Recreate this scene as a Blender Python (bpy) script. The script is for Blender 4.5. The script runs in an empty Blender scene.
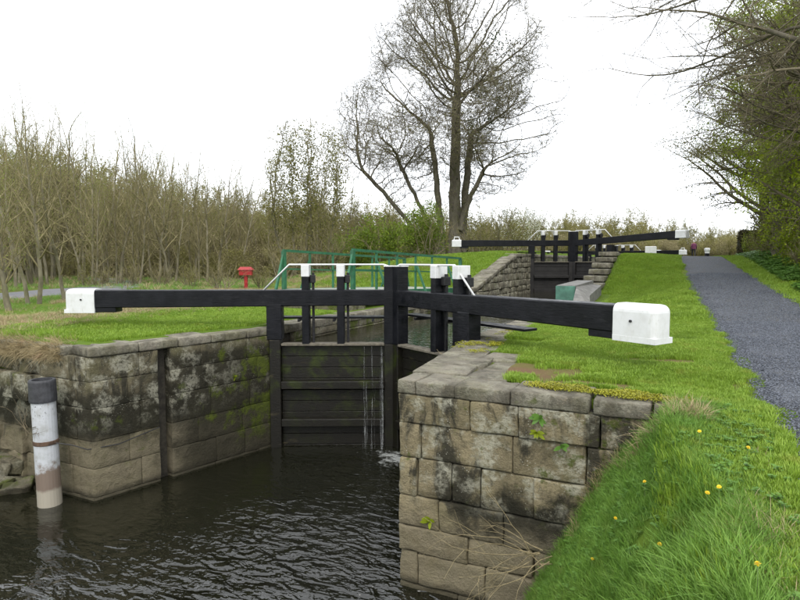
import bpy, bmesh, math, random
import numpy as np
from mathutils import Vector, Matrix, noise as mnoise
R = math.radians
sc = bpy.context.scene
col = sc.collection
# World frame: X across the canal (right +), Y along the canal (upstream +), Z up, near coping at z = 0.

# ------------------------------------------------------------------ camera, sky, sun, exposure
cam_d = bpy.data.cameras.new('camera'); cam = bpy.data.objects.new('camera', cam_d); col.objects.link(cam)
cam.location = (3.58, -7.36, 1.70)
cam.rotation_euler = (R(90 - 3.96), 0, R(25.87))
cam_d.sensor_width = 36; cam_d.lens = 26.0; cam_d.clip_start = 0.05; cam_d.clip_end = 3000
sc.camera = cam

wd = bpy.data.worlds.new('World'); sc.world = wd; wd.use_nodes = True
wt = wd.node_tree; wt.nodes.clear()
wo = wt.nodes.new('ShaderNodeOutputWorld'); wb = wt.nodes.new('ShaderNodeBackground')
sky = wt.nodes.new('ShaderNodeTexSky'); sky.sky_type = 'NISHITA'; sky.sun_disc = False
sky.sun_elevation = R(52); sky.sun_rotation = R(150); sky.air_density = 1.0; sky.dust_density = 3.0
tc = wt.nodes.new('ShaderNodeTexCoord'); cn = wt.nodes.new('ShaderNodeTexNoise')
cn.inputs['Scale'].default_value = 2.2; cn.inputs['Detail'].default_value = 5; cn.inputs['Roughness'].default_value = .55
wt.links.new(tc.outputs['Generated'], cn.inputs['Vector'])
cr = wt.nodes.new('ShaderNodeValToRGB')
cr.color_ramp.elements[0].position = .3; cr.color_ramp.elements[0].color = (7.6, 7.9, 8.4, 1)
cr.color_ramp.elements[1].position = .7; cr.color_ramp.elements[1].color = (9.6, 9.7, 9.9, 1)
wt.links.new(cn.outputs['Fac'], cr.inputs['Fac'])
wm = wt.nodes.new('ShaderNodeMix'); wm.data_type = 'RGBA'; wm.inputs[0].default_value = .88   # overcast veil over the clear sky
wt.links.new(sky.outputs[0], wm.inputs[6]); wt.links.new(cr.outputs[0], wm.inputs[7])
wt.links.new(wm.outputs[2], wb.inputs['Color']); wb.inputs['Strength'].default_value = .115
wt.links.new(wb.outputs[0], wo.inputs[0])

sun_d = bpy.data.lights.new('sun', 'SUN'); sun_d.energy = 0.9; sun_d.angle = R(25); sun_d.color = (1, .96, .9)
sun = bpy.data.objects.new('sun', sun_d); col.objects.link(sun)
# the veiled sun stands high behind the photographer's right shoulder
sd = Vector((math.sin(R(150)) * math.cos(R(52)), math.cos(R(150)) * math.cos(R(52)), math.sin(R(52))))
sun.rotation_euler = sd.to_track_quat('Z', 'Y').to_euler(); sun.location = (20, -30, 40)

vs = sc.view_settings
vs.view_transform = 'Standard'; vs.look = 'None'; vs.gamma = 1; vs.use_curve_mapping = False
vs.exposure = 1.15
sc.cycles.max_bounces = 5; sc.cycles.diffuse_bounces = 3; sc.cycles.glossy_bounces = 3; sc.cycles.transmission_bounces = 2; sc.cycles.transparent_max_bounces = 6
sc.cycles.caustics_reflective = False; sc.cycles.caustics_refractive = False

# ------------------------------------------------------------------ helpers
def tag(o, label=None, cat=None, group=None, kind=None):
    if label: o['label'] = label
    if cat: o['category'] = cat
    if group: o['group'] = group
    if kind: o['kind'] = kind
    return o
def empty(name, loc=(0, 0, 0), rz=0):
    o = bpy.data.objects.new(name, None); col.objects.link(o)
    o.location = loc; o.rotation_euler = (0, 0, rz); o.empty_display_size = .2
    return o
def link(name, me, mat=None, parent=None, loc=None, smooth=False):
    o = bpy.data.objects.new(name, me); col.objects.link(o)
    if mat is not None and len(me.materials) == 0: me.materials.append(mat)
    if parent is not None: o.parent = parent
    if loc is not None: o.location = loc
    if smooth: me.polygons.foreach_set('use_smooth', [True] * len(me.polygons))
    return o
def mesh(name, v, f):
    me = bpy.data.meshes.new(name); me.from_pydata([tuple(p) for p in v], [], [tuple(q) for q in f]); me.update(); return me
def np_mesh(name, V, F):
    """V (n,3), F (m,k) arrays of equal sized faces"""
    V = np.asarray(V, dtype=np.float32); F = np.asarray(F, dtype=np.int32); k = F.shape[1]
    me = bpy.data.meshes.new(name)
    me.vertices.add(len(V)); me.vertices.foreach_set('co', V.ravel())
    me.loops.add(F.size); me.loops.foreach_set('vertex_index', F.ravel())
    me.polygons.add(len(F)); me.polygons.foreach_set('loop_start', np.arange(0, F.size, k, dtype=np.int32))
    me.update(calc_edges=True); me.validate(); return me

class B:
    """collects solids for one part"""
    def __init__(s): s.v = []; s.f = []
    def add(s, v, f):
        n = len(s.v); s.v += [tuple(p) for p in v]; s.f += [tuple(i + n for i in q) for q in f]; return s
    def box(s, x0, x1, y0, y1, z0, z1, bev=0.0):
        if bev <= 0:
            v = [(x, y, z) for x in (x0, x1) for y in (y0, y1) for z in (z0, z1)]
            return s.add(v, [(0, 1, 3, 2), (4, 6, 7, 5), (0, 4, 5, 1), (2, 3, 7, 6), (0, 2, 6, 4), (1, 5, 7, 3)])
        bm = bmesh.new(); bmesh.ops.create_cube(bm, size=1)
        for q in bm.verts:
            q.co = Vector(((x0 + x1) / 2 + q.co.x * (x1 - x0), (y0 + y1) / 2 + q.co.y * (y1 - y0), (z0 + z1) / 2 + q.co.z * (z1 - z0)))
        bmesh.ops.bevel(bm, geom=bm.edges[:], offset=bev, segments=2 if bev > .02 else 1, affect='EDGES', profile=.6)
        bm.verts.index_update()
        s.add([q.co[:] for q in bm.verts], [[q.index for q in fc.verts] for fc in bm.faces]); bm.free(); return s
    def tube(s, pts, r, k=8, cap=True):
        pts = [Vector(p) for p in pts]; n = len(pts); rr = r if isinstance(r, (list, tuple)) else [r] * n
        V = []; up = None
        for i, p in enumerate(pts):
            d = (pts[min(i + 1, n - 1)] - pts[max(i - 1, 0)]).normalized()
            if up is None: up = d.orthogonal().normalized()
            up = (up - d * up.dot(d)).normalized(); w = d.cross(up)
            for j in range(k):
                t = 2 * math.pi * j / k; V.append(p + (up * math.cos(t) + w * math.sin(t)) * rr[i])
        F = [(i * k + j, i * k + (j + 1) % k, (i + 1) * k + (j + 1) % k, (i + 1) * k + j) for i in range(n - 1) for j in range(k)]
        if cap: F += [tuple(range(k - 1, -1, -1)), tuple((n - 1) * k + j for j in range(k))]
        return s.add(V, F)
    def bar(s, a, b, w, h):
        """rectangular bar from a to b, w sideways, h upwards"""
        a = Vector(a); b = Vector(b); d = (b - a).normalized(); u = Vector((0, 0, 1))
        if abs(d.z) > .95: u = Vector((0, 1, 0))
        sd_ = d.cross(u).normalized(); u = sd_.cross(d)
        V = [p + sd_ * i * w / 2 + u * j * h / 2 for p in (a, b) for i, j in ((-1, -1), (1, -1), (1, 1), (-1, 1))]
        return s.add(V, [(0, 1, 2, 3), (7, 6, 5, 4), (0, 4, 5, 1), (1, 5, 6, 2), (2, 6, 7, 3), (3, 7, 4, 0)])
    def build(s, name, mat, parent=None, loc=None, smooth=False):
        me = mesh(name, s.v, s.f)
        bm = bmesh.new(); bm.from_mesh(me); bmesh.ops.recalc_face_normals(bm, faces=bm.faces[:]); bm.to_mesh(me); bm.free()
        return link(name, me, mat, parent, loc, smooth)

def lerp(a, b, t): return a + (b - a) * t
def sstep(a, b, x):
    t = np.clip((np.asarray(x, dtype=float) - a) / (b - a), 0, 1); return t * t * (3 - 2 * t)
def vnoise(x, y, s, seed=0):
    """cheap smooth value noise on arrays"""
    x = np.asarray(x, dtype=float) * s + seed * 17.3; y = np.asarray(y, dtype=float) * s + seed * 31.7
    xi = np.floor(x); yi = np.floor(y); fx = x - xi; fy = y - yi
    fx = fx * fx * (3 - 2 * fx); fy = fy * fy * (3 - 2 * fy)
    def h(i, j):
        q = np.sin(i * 127.1 + j * 311.7 + seed * 74.7) * 43758.5453; return q - np.floor(q)
    return (h(xi, yi) * (1 - fx) + h(xi + 1, yi) * fx) * (1 - fy) + (h(xi, yi + 1) * (1 - fx) + h(xi + 1, yi + 1) * fx) * fy

# ------------------------------------------------------------------ materials
class NT:
    def __init__(s, name):
        s.m = bpy.data.materials.new(name); s.m.use_nodes = True; s.t = s.m.node_tree; s.t.nodes.clear()
        s.out = s.t.nodes.new('ShaderNodeOutputMaterial')
        g = s.t.nodes.new('ShaderNodeNewGeometry'); s.pos = g.outputs['Position']; s.nrm = g.outputs['Normal']
    def nd(s, ty, **kw):
        n = s.t.nodes.new(ty)
        for k, v in kw.items(): setattr(n, k, v)
        return n
    def put(s, sock, v):
        if hasattr(v, 'is_linked') or isinstance(v, bpy.types.NodeSocket): s.t.links.new(v, sock)
        else:
            if sock.type == 'RGBA' and isinstance(v, (tuple, list)) and len(v) == 3: v = (*v, 1)
            sock.default_value = v
    def noise(s, scale, detail=4, rough=.55, vec=None, dist=0, out='Fac'):
        n = s.nd('ShaderNodeTexNoise'); n.inputs['Scale'].default_value = scale; n.inputs['Detail'].default_value = detail
        n.inputs['Roughness'].default_value = rough; n.inputs['Distortion'].default_value = dist
        s.put(n.inputs['Vector'], vec if vec is not None else s.pos); return n.outputs[out]
    def vor(s, scale, vec=None, out='Distance', feature='F1'):
        n = s.nd('ShaderNodeTexVoronoi', feature=feature); n.inputs['Scale'].default_value = scale
        s.put(n.inputs['Vector'], vec if vec is not None else s.pos); return n.outputs[out]
    def ramp(s, fac, a, b, c0=(0, 0, 0), c1=(1, 1, 1)):
        n = s.nd('ShaderNodeValToRGB'); e = n.color_ramp.elements
        e[0].position = a; e[1].position = b; e[0].color = (*c0, 1); e[1].color = (*c1, 1)
        s.put(n.inputs['Fac'], fac); return n.outputs[0]
    def rng(s, v, a, b, c=0., d=1.):
        n = s.nd('ShaderNodeMapRange', interpolation_type='SMOOTHSTEP'); s.put(n.inputs[0], v)
        for i, q in enumerate((a, b, c, d)): n.inputs[i + 1].default_value = q
        return n.outputs[0]
    def math(s, op, a, b=0., c=None):
        n = s.nd('ShaderNodeMath', operation=op); s.put(n.inputs[0], a); s.put(n.inputs[1], b)
        if c is not None: s.put(n.inputs[2], c)
        return n.outputs[0]
    def mul(s, *a):
        r = a[0]
        for q in a[1:]: r = s.math('MULTIPLY', r, q)
        return r
    def mix(s, f, a, b, blend='MIX'):
        n = s.nd('ShaderNodeMix', data_type='RGBA', blend_type=blend); s.put(n.inputs[0], f); s.put(n.inputs[6], a); s.put(n.inputs[7], b); return n.outputs[2]
    def xyz(s, v=None):
        n = s.nd('ShaderNodeSeparateXYZ'); s.put(n.inputs[0], v if v is not None else s.pos); return n.outputs
    def rand(s): return s.nd('ShaderNodeObjectInfo').outputs['Random']
    def attr(s, name, out='Color'): return s.nd('ShaderNodeAttribute', attribute_name=name).outputs[out]
    def mapv(s, scale=(1, 1, 1), loc=(0, 0, 0), vec=None):
        n = s.nd('ShaderNodeMapping'); s.put(n.inputs['Vector'], vec if vec is not None else s.pos); n.inputs['Scale'].default_value = scale; n.inputs['Location'].default_value = loc; return n.outputs[0]
    def bump(s, h, strength=.5, dist=.02, nrm=None):
        n = s.nd('ShaderNodeBump'); n.inputs['Strength'].default_value = strength; n.inputs['Distance'].default_value = dist; s.put(n.inputs['Height'], h)
        if nrm is not None: s.put(n.inputs['Normal'], nrm)
        return n.outputs[0]
    def done(s, colr, rough=.8, bump=None, metal=0., spec=.5, trans=None, ior=None):
        p = s.nd('ShaderNodeBsdfPrincipled'); s.put(p.inputs['Base Color'], colr); s.put(p.inputs['Roughness'], rough)
        p.inputs['Metallic'].default_value = metal; p.inputs['Specular IOR Level'].default_value = spec
        if ior: p.inputs['IOR'].default_value = ior
        if bump is not None: s.put(p.inputs['Normal'], bump)
        o = p.outputs[0]
        if trans is not None:                       # leaves and blades let some light through
            t = s.nd('ShaderNodeBsdfTranslucent'); s.put(t.inputs['Color'], colr)
            mx = s.nd('ShaderNodeMixShader'); mx.inputs[0].default_value = trans
            s.t.links.new(o, mx.inputs[1]); s.t.links.new(t.outputs[0], mx.inputs[2]); o = mx.outputs[0]
        s.t.links.new(o, s.out.inputs[0]); return s.m

def stone_mat(name, base=(.20, .18, .135), lichen=.5, dark=.5, moss=None, low_pale=True, stain=None, pale_y=None):
    n = NT(name); x, y, z = n.xyz()
    r = n.rand()
    c = n.mix(r, tuple(q * .72 for q in base), tuple(q * 1.25 for q in base))
    c = n.mix(n.rng(n.noise(2.3, 6, .6), .3, .75), c, tuple(q * .55 for q in base))
    c = n.mix(n.mul(n.rng(n.noise(14, 5, .65), .45, .8), .5), c, (.24, .20, .13))
    c = n.mix(n.mul(n.rng(n.noise(31, 6, .75), .48, .66), .45), c, tuple(q * .38 for q in base))
    c = n.mix(n.mul(n.rng(n.noise(5.5, 6, .7), .52, .68), .55), c, tuple(q * .30 for q in base))
    c = n.mix(n.mul(n.rng(n.noise(1.4, 5, .6), .42, .68), .38), c, (.115, .115, .045))
    # dark algae runs
    dv = n.mapv((1.0, 1.0, .35))
    dk = n.mul(n.rng(n.noise(1.9, 8, .68, vec=dv, dist=.8), .49, .60), dark)
    if low_pale:                                      # the washed band above the water carries less black growth
        dk = n.mul(dk, n.rng(n.math('ADD', z, n.mul(n.noise(1.1, 4), .6)), -2.2, -1.3, .25, 1.))
    c = n.mix(dk, c, (.042, .038, .025))
    if stain is not None: c = n.mix(stain(n, x, y, z), c, (.020, .0185, .011))
    if low_pale:
        pm = n.mul(n.rng(n.math('ADD', z, n.mul(n.noise(1.3, 4), .5)), -1.45, -1.95), n.rng(n.noise(2.7, 6, .65), .25, .6), .7)
        if pale_y: pm = n.mul(pm, n.rng(y, pale_y[0], pale_y[1], 1., .12))
        c = n.mix(pm, c, (.215, .186, .125))
    # lichen blotches
    if pale_y: lich_y = n.rng(y, 1.6, 3.4, 1., .35)
    lm = n.mul(n.rng(n.noise(2.7, 5, .6), .47, .60), n.rng(n.noise(17, 6, .7), .34, .56))
    if low_pale: lm = n.mul(lm, n.rng(z, -1.9, -1.2))
    if pale_y: lm = n.mul(lm, lich_y)
    c = n.mix(n.mul(lm, lichen), c, n.mix(n.noise(8, 3), (.31, .30, .22), (.42, .41, .33)))
    sp = n.mul(n.rng(n.vor(26), .26, .12), n.rng(n.noise(4.7, 2), .5, .62))
    if low_pale: sp = n.mul(sp, n.rng(z, -1.9, -1.2))
    c = n.mix(n.mul(sp, lichen, .7), c, (.50, .49, .41))
    if moss is not None: c = n.mix(moss(n, x, y, z), c, n.mix(n.noise(9, 3), (.032, .044, .006), (.085, .108, .010)))
    # wet foot of the wall
    c = n.mix(n.mul(n.rng(z, -2.83, -3.0), .8), c, (.045, .04, .026))
    h = n.math('ADD', n.mul(n.noise(7, 8, .65), 1.), n.mul(n.noise(38, 5, .7), .45))
    return n.done(c, .88, n.bump(h, 1., .05), spec=.25)

def plain(name, c, rough=.6, metal=0., var=.15, scale=8, bump=.0, spec=.5):
    n = NT(name)
    cc = n.mix(n.rng(n.noise(scale, 5, .6), .3, .7), tuple(q * (1 - var) for q in c), tuple(min(1, q * (1 + var)) for q in c))
    return n.done(cc, rough, n.bump(n.noise(scale * 6, 4), bump, .01) if bump else None, metal, spec)

M = {}
M['wall_right'] = stone_mat('stone_right', (.25, .21, .125), .8, 1.,
    stain=lambda n, x, y, z: n.mul(n.rng(n.math('ADD', n.math('ABSOLUTE', n.math('ADD', z, 1.75)), n.mul(n.noise(2.6, 6, .65), 1.3)), 1.15, .70), n.rng(n.math('ADD', x, n.mul(n.noise(1.7, 5), 1.6)), 1.2, 1.9)),
    moss=lambda n, x, y, z: n.mul(n.rng(n.math('ADD', n.noise(4.2, 6, .65), n.mul(n.rng(x, 1.2, 3.2), .10)), .60, .70), n.rng(z, -2.0, -.9), .85))
M['wall_left'] = stone_mat('stone_left', (.155, .135, .084), .62, 1., pale_y=(1.4, 2.2),
    stain=lambda n, x, y, z: n.mul(n.math('MAXIMUM', n.mul(n.rng(n.math('ADD', y, n.mul(n.noise(1.1, 6, .6), 2.2)), 1.9, 3.2), n.rng(z, -.18, -.5)), n.mul(n.rng(n.math('ADD', z, n.mul(n.noise(1.6, 6, .65), 1.6)), .15, -.45), n.rng(n.math('ADD', z, n.mul(n.noise(1.4, 5, .65), .5)), -1.75, -1.5))), .94),
    moss=lambda n, x, y, z: n.mul(n.rng(n.math('ADD', n.noise(1.7, 7, .72), n.mul(n.rng(y, 1.8, 4.0), .13)), .58, .70), n.rng(z, -2.95, -2.3), n.rng(z, .05, -.1), .95))
M['wall_chamber'] = stone_mat('stone_chamber', (.15, .135, .095), .3, .9, low_pale=False,
    moss=lambda n, x, y, z: n.mul(n.rng(n.noise(1.8, 6, .65), .47, .60), .9))
M['wall_upper'] = stone_mat('stone_upper', (.24, .22, .165), .75, .5, low_pale=False,
    moss=lambda n, x, y, z: n.mul(n.rng(n.noise(2.2, 5, .6), .62, .7), .6))
M['coping'] = stone_mat('coping_stone', (.205, .188, .148), .32, .55, low_pale=False,
    moss=lambda n, x, y, z: n.mul(n.rng(n.noise(2.9, 6, .65), .63, .69), n.rng(z, -.25, -.05), .75))
M['mortar'] = plain('mortar', (.045, .04, .03), .95, var=.4, bump=.5)

n = NT('black_paint'); r_ = n.rand()
c = n.mix(n.rng(n.noise(3, 5, .6), .35, .7), (.0025, .003, .0045), (.007, .0075, .010))
c = n.mix(n.mul(n.rng(n.noise(5, 7, .75, vec=n.mapv((.5, .5, 2.))), .54, .72), .4), c, (.030, .030, .031))
c = n.mix(n.mul(n.rng(n.noise(26, 5, .7), .66, .72), .5), c, (.085, .08, .07))
h = n.math('ADD', n.noise(6, 3, vec=n.mapv((1, 1, 5))), n.mul(n.noise(60, 3), .25))
M['black'] = n.done(c, n.rng(n.noise(7, 4), .3, .7, .34, .56), n.bump(h, .35, .010), spec=.22)
n = NT('white_paint')
c = n.mix(n.rng(n.noise(5, 6, .65), .35, .75), (.60, .61, .61), (.52, .525, .51))
c = n.mix(n.mul(n.rng(n.noise(9, 7, .75, vec=n.mapv((1, 1, .35))), .52, .72), .55), c, (.36, .36, .30))
c = n.mix(n.mul(n.rng(n.noise(38, 4, .7), .66, .72), .6), c, (.20, .19, .16))
M['white'] = n.done(c, .5, n.bump(n.noise(30, 3), .12, .004))
M['green_paint'] = plain('green_paint', (.02, .115, .052), .5, var=.25, scale=5, bump=.1)
M['green_plate'] = plain('green_plate', (.06, .16, .115), .6, var=.3, scale=3, bump=.1)
M['deck'] = plain('deck_board', (.22, .24, .20), .8, var=.3, scale=4, bump=.3)
M['concrete'] = plain('concrete', (.15, .147, .135), .9, var=.25, scale=4, bump=.5)
M['red'] = plain('red_paint', (.27, .008, .010), .45, var=.2)
M['iron'] = plain('dark_iron', (.02, .02, .021), .55, metal=.4, var=.4, scale=20, bump=.2)
n = NT('wet_timber'); x, y, z = n.xyz()
c = n.mix(n.noise(6, 5, vec=n.mapv((1, 1, 6))), (.004, .004, .003), (.014, .012, .008))
mm = n.mul(n.rng(n.noise(2.2, 6, .65), .48, .66), n.rng(z, -3.0, -.6, .15, .9))
c = n.mix(mm, c, n.mix(n.noise(11, 3), (.010, .016, .003), (.040, .054, .006)))
c = n.mix(n.mul(n.rng(n.noise(2.1, 5, .6, vec=n.mapv((1, 1, 2.5))), .60, .74), .40), c, (.085, .072, .038))
M['wet_timber'] = n.done(c, .45, n.bump(n.noise(18, 5, vec=n.mapv((1, 1, 4))), .5, .015), spec=.28)
M['dark_timber'] = plain('dark_timber', (.012, .011, .010), .6, var=.5, scale=3, bump=.3)
M['top_rail'] = plain('weathered_timber', (.11, .098, .072), .8, var=.4, scale=9, bump=.4)

# ------------------------------------------------------------------ layout of lock and terrain
WATER = -3.05; CH1 = -.45; CH2 = 1.45
YG1, YG2, YG3 = 5.66, 33.6, 61.6; XC = -3.1
def vr(y): return np.interp(y, [0, 4.4], [0.0, -.55])
def vl(y): return np.interp(y, [0, 4.4], [-6.68, -5.65])
def canal_prof(y): return np.interp(y, [4, 14, 17.5, 20.4, 28.3, 36, 200], [0, .03, .10, .24, 1.98, 2.04, 2.2])
def path_prof(y): return np.interp(y, [-20, 3, 7.6, 12, 17.6, 25, 32, 38, 60, 200], [0, 0.0, .10, .27, .60, 1.1, 1.6, 1.9, 1.95, 2.3])
def height(x, y):
    x = np.asarray(x, dtype=float); y = np.asarray(y, dtype=float)
    t = sstep(1.5, 4.2, x)
    right = canal_prof(y) * (1 - t) + path_prof(y) * t
    right = right + sstep(7.4, 9.0, x) * .25 + np.clip(x - 9, 0, 60) * .05
    right = right + (vnoise(x, y, .8, 3) - .5) * .10 * sstep(.6, 1.6, x) * (1 - sstep(4.0, 4.6, x) * (1 - sstep(7.0, 7.6, x)))
    right = right - .06 * np.where((x < 3.5) & (y < .70), 1., 1 - sstep(.95, 1.25, x)) * (y < 4.9)
    fall = 1 - sstep(-9, -26, x)
    left = (canal_prof(y) + .25 * sstep(20, 40, y)) * fall + (1 - fall) * .1
    left = left + (vnoise(x, y, .5, 5) - .5) * .22 * sstep(-7.5, -11, x)
    left = left + np.clip(-x - 30, 0, 200) * .012
    up = np.where(x > XC, right, left)
    # chamber / canal bed
    a = vl(y) - .32; b = vr(y) + .32
    inch = (x > a) & (x < b) & (y > .2)
    bed = np.where(y > YG2 - 1.2, -1.0, -4.6)
    out = np.where(inch, bed, up)
    # tail basin below the lock
    crest = 3.58 + (vnoise(y, y * 0, .9, 8) - .5) * .4 + .30 * sstep(-.3, -3.5, y)
    slope = np.clip((crest - x), 0, None)
    bankr = up - slope * 1.15 - .38 * slope ** 2
    bankr = np.where(slope > 0, bankr + .16 * np.exp(-slope * 3), bankr) - .16 * np.where(slope > 0, 1, 0) * np.exp(-slope * 3)
    bankr = bankr + (vnoise(x, y, 2.0, 11) - .5) * .22 * sstep(0, .6, slope)
    lefts = np.clip(x + 12.5, 0, None)
    bankl = up - lefts * 1.1
    tail = np.maximum(np.where(x > XC, bankr, bankl), -4.6)
    return np.where(y < .2, tail, out)

def axis(parts):
    o = []
    for a, b, st in parts: o += list(np.arange(a, b - 1e-6, st))
    return o + [parts[-1][1]]
YS = axis([(-300, -60, 60), (-60, -20, 8), (-20, -8, 1.), (-8, .1, .14), (.1, .25, .15)]) 
YS = np.array(YS + axis([(.26, 8, .2), (8, 30, .4), (30, 70, 1.), (70, 150, 8), (150, 900, 75)]))
SR = np.array(axis([(.30, .40, .1), (.40, 5.2, .14), (5.2, 9.2, .3), (9.2, 20, .9), (20, 60, 5), (60, 900, 70)]))
SL = np.array(axis([(.30, .42, .12), (.42, 5, .3), (5, 30, .8), (30, 80, 4), (80, 900, 60)]))
rows = []
for y in YS:
    a = float(vl(y)); b = float(vr(y))
    rows.append(np.concatenate([a - SL[::-1], np.linspace(a - .2, b + .2, 40), b + SR]))
GX = np.array(rows); GY = np.repeat(YS[:, None], GX.shape[1], 1); GZ = height(GX, GY)
ny, nx = GX.shape
idx = np.arange(ny * nx).reshape(ny, nx)
F = np.stack([idx[:-1, :-1], idx[:-1, 1:], idx[1:, 1:], idx[1:, :-1]], -1).reshape(-1, 4)
gme = np_mesh('ground', np.stack([GX, GY, GZ], -1).reshape(-1, 3), F)

def soil_mask(x, y):
    e = lambda cx, cy, rx, ry, k: np.clip(1.35 - np.sqrt(((x - cx) / rx) ** 2 + ((y - cy) / ry) ** 2) + (vnoise(x, y, 3.5, k) - .5) * 1.1, 0, 1)
    m = e(1.45, 1.6, 1.0, .5, 1) + e(2.4, .95, .8, .22, 2) + .8 * e(3.3, 3.1, .8, .3, 3)
    ed = 4.42 - .03 * y
    m = m + np.clip(1 - np.abs(x - ed + .05) / .22, 0, 1) * np.clip(vnoise(x, y, 2.3, 6) * 1.5 - .55, 0, 1) * (y > -4)
    m = m + np.clip(1 - np.abs(x - 7.5) / .45, 0, 1) * np.clip(vnoise(x, y, 1.1, 7) * 2 - .6, 0, 1)
    return np.clip(m, 0, 1)
def dead_mask(x, y):
    m = sstep(-9.6, -11, x) * (1 - sstep(-17, -20, x)) * np.clip(vnoise(x, y, .55, 12) * 1.9 - .45, 0, 1) * (y > .3) * (y < 30)
    return np.clip(m, 0, 1)
def wood_mask(x, y):
    return np.clip(sstep(-18.5, -23, x) * .75 + sstep(-26.5, -29, x) * .25 + sstep(8.2, 10, x) * .8 + sstep(72, 80, y), 0, 1)
cols = np.stack([soil_mask(GX, GY), dead_mask(GX, GY), wood_mask(GX, GY), np.ones_like(GX)], -1).reshape(-1, 4).astype(np.float32)
ca = gme.color_attributes.new('cover', 'FLOAT_COLOR', 'POINT'); ca.data.foreach_set('color', cols.ravel())
n = NT('ground_cover')
x, y, z = n.xyz(); cv = n.nd('ShaderNodeSeparateColor'); n.put(cv.inputs[0], n.attr('cover'))
g = n.mix(n.rng(n.noise(.55, 5, .6), .3, .7), (.075, .135, .014), (.115, .165, .018))
g = n.mix(n.mul(n.rng(n.noise(6, 5, .65), .4, .7), .6), g, (.055, .105, .014))
g = n.mix(n.mul(n.rng(n.noise(2.1, 6, .7), .58, .72), .55), g, (.15, .15, .035))
g = n.mix(n.mul(n.rng(n.noise(55, 4, .7), .45, .75), .5), g, (.04, .075, .012))
s_ = n.mix(n.noise(9, 6, .7), (.085, .055, .03), (.19, .125, .07))
g = n.mix(cv.outputs[0], g, s_)
g = n.mix(n.mul(cv.outputs[1], n.rng(n.noise(5, 5, .7), .35, .6)), g, (.26, .205, .11))
lit = n.mix(n.noise(3, 6, .7), (.07, .062, .03), (.11, .115, .03))
g = n.mix(n.mul(cv.outputs[2], n.rng(n.noise(.6, 5, .6), .30, .55)), g, lit)
g = n.mix(n.rng(z, -2.2, -2.7), g, (.03, .025, .015))
h = n.math('ADD', n.noise(30, 6, .75), n.mul(n.noise(6, 4), .8))
M['ground'] = n.done(g, .95, n.bump(h, .7, .04), spec=.1)
ground = link('ground', gme, M['ground'], smooth=True); tag(ground, 'grass covered canal bank and lawn', kind='structure')

def strip(name, x0f, x1f, y0, y1, ny_, nx_, lift, mat, crown=0., wob=.0):
    ys = np.linspace(0, 1, ny_) ** 1.3 * (y1 - y0) + y0
    V = []
    for y in ys:
        a = x0f(y) + (float(vnoise(y, 0, 1.7, 2)) - .5) * wob + (float(vnoise(y, 0, 5, 4)) - .5) * wob * .5; b = x1f(y) + (float(vnoise(y, 3, 1.1, 3)) - .5) * wob
        for i in range(nx_):
            t = i / (nx_ - 1); xx = a + (b - a) * t
            edge = min(1, min(t, 1 - t) * 8)
            V.append((xx, y, float(height(xx, y)) + lift * edge - .03 * (1 - edge) + crown * math.sin(math.pi * t)))
    F = [(j * nx_ + i, j * nx_ + i + 1, (j + 1) * nx_ + i + 1, (j + 1) * nx_ + i) for j in range(ny_ - 1) for i in range(nx_ - 1)]
    me = mesh(name, V, F); return tag(link(name, me, mat, smooth=True), kind='structure')
n = NT('gravel')
v = n.vor(42, out='Color'); sepc = n.nd('ShaderNodeSeparateColor'); n.put(sepc.inputs[0], v)
c = n.mix(sepc.outputs[0], (.046, .051, .060), (.135, .146, .164))
c = n.mix(n.mul(n.rng(n.noise(1.3, 5, .6, vec=n.mapv((2.2, .5, 1))), .45, .72), .5), c, (.095, .09, .08))
c = n.mix(n.rng(n.vor(42), .45, .75), c, (.03, .032, .036))
h = n.math('SUBTRACT', 1., n.vor(42))
M['gravel'] = n.done(c, .85, n.bump(n.math('ADD', h, n.mul(n.noise(9, 4), .6)), 1., .02), spec=.3)
def pl(y): return float(np.interp(y, [-9, -1.7, 6.9, 16.6, 33, 60, 90], [4.62, 4.55, 4.38, 3.95, 3.45, 3.2, 3.]))
def pr(y): return pl(y) + 2.95
path = strip('path', pl, pr, -9, 88, 420, 25, .022, M['gravel'], .05, .30); path['label'] = 'dark grey gravel towpath climbing beside the lock'
n = NT('asphalt'); c = n.mix(n.noise(3, 5), (.10, .102, .108), (.135, .135, .14)); M['asphalt'] = n.done(c, .85, n.bump(n.noise(60, 3), .4, .01))
road = strip('road', lambda y: -25.2 - .07 * max(0, y - 9) ** 2, lambda y: -21.4 - .07 * max(0, y - 10) ** 2, -60, 30, 120, 9, .03, M['asphalt'], .03); road['label'] = 'pale grey lane beyond the trees on the left'

# ------------------------------------------------------------------ water
n = NT('canal_water'); x, y, z = n.xyz()
calm = n.math('ADD', n.mul(n.rng(n.math('ADD', x, n.mul(n.noise(.6, 3), 4.)), -4.5, .5), n.rng(n.math('ADD', y, n.mul(n.noise(.8, 3), 2.)), 3.8, .4, .35, 1.), .9), .10)
w1 = n.noise(2.6, 2, .45, dist=.8, vec=n.mapv((.8, 1.5, 1))); w2 = n.noise(8, 2, .5, dist=.4, vec=n.mapv((.8, 1.3, 1)))
h = n.mul(n.math('ADD', w1, n.mul(w2, .30)), calm)
c = n.mix(n.noise(.7, 3), (.006, .0065, .004), (.010, .010, .005))
foam = n.mul(n.rng(n.math('ADD', n.math('ADD', n.math('ABSOLUTE', n.math('ADD', x, 2.5)), n.math('ABSOLUTE', n.math('SUBTRACT', y, 4.9))), n.mul(n.noise(3.5, 6, .7), 3.4)), 2.35, 1.75), .55)
c = n.mix(foam, c, (.5, .52, .5))
M['water'] = n.done(c, n.math('ADD', .02, n.mul(foam, .5)), n.bump(h, 1., .17), ior=1.6, spec=.5)
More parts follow.
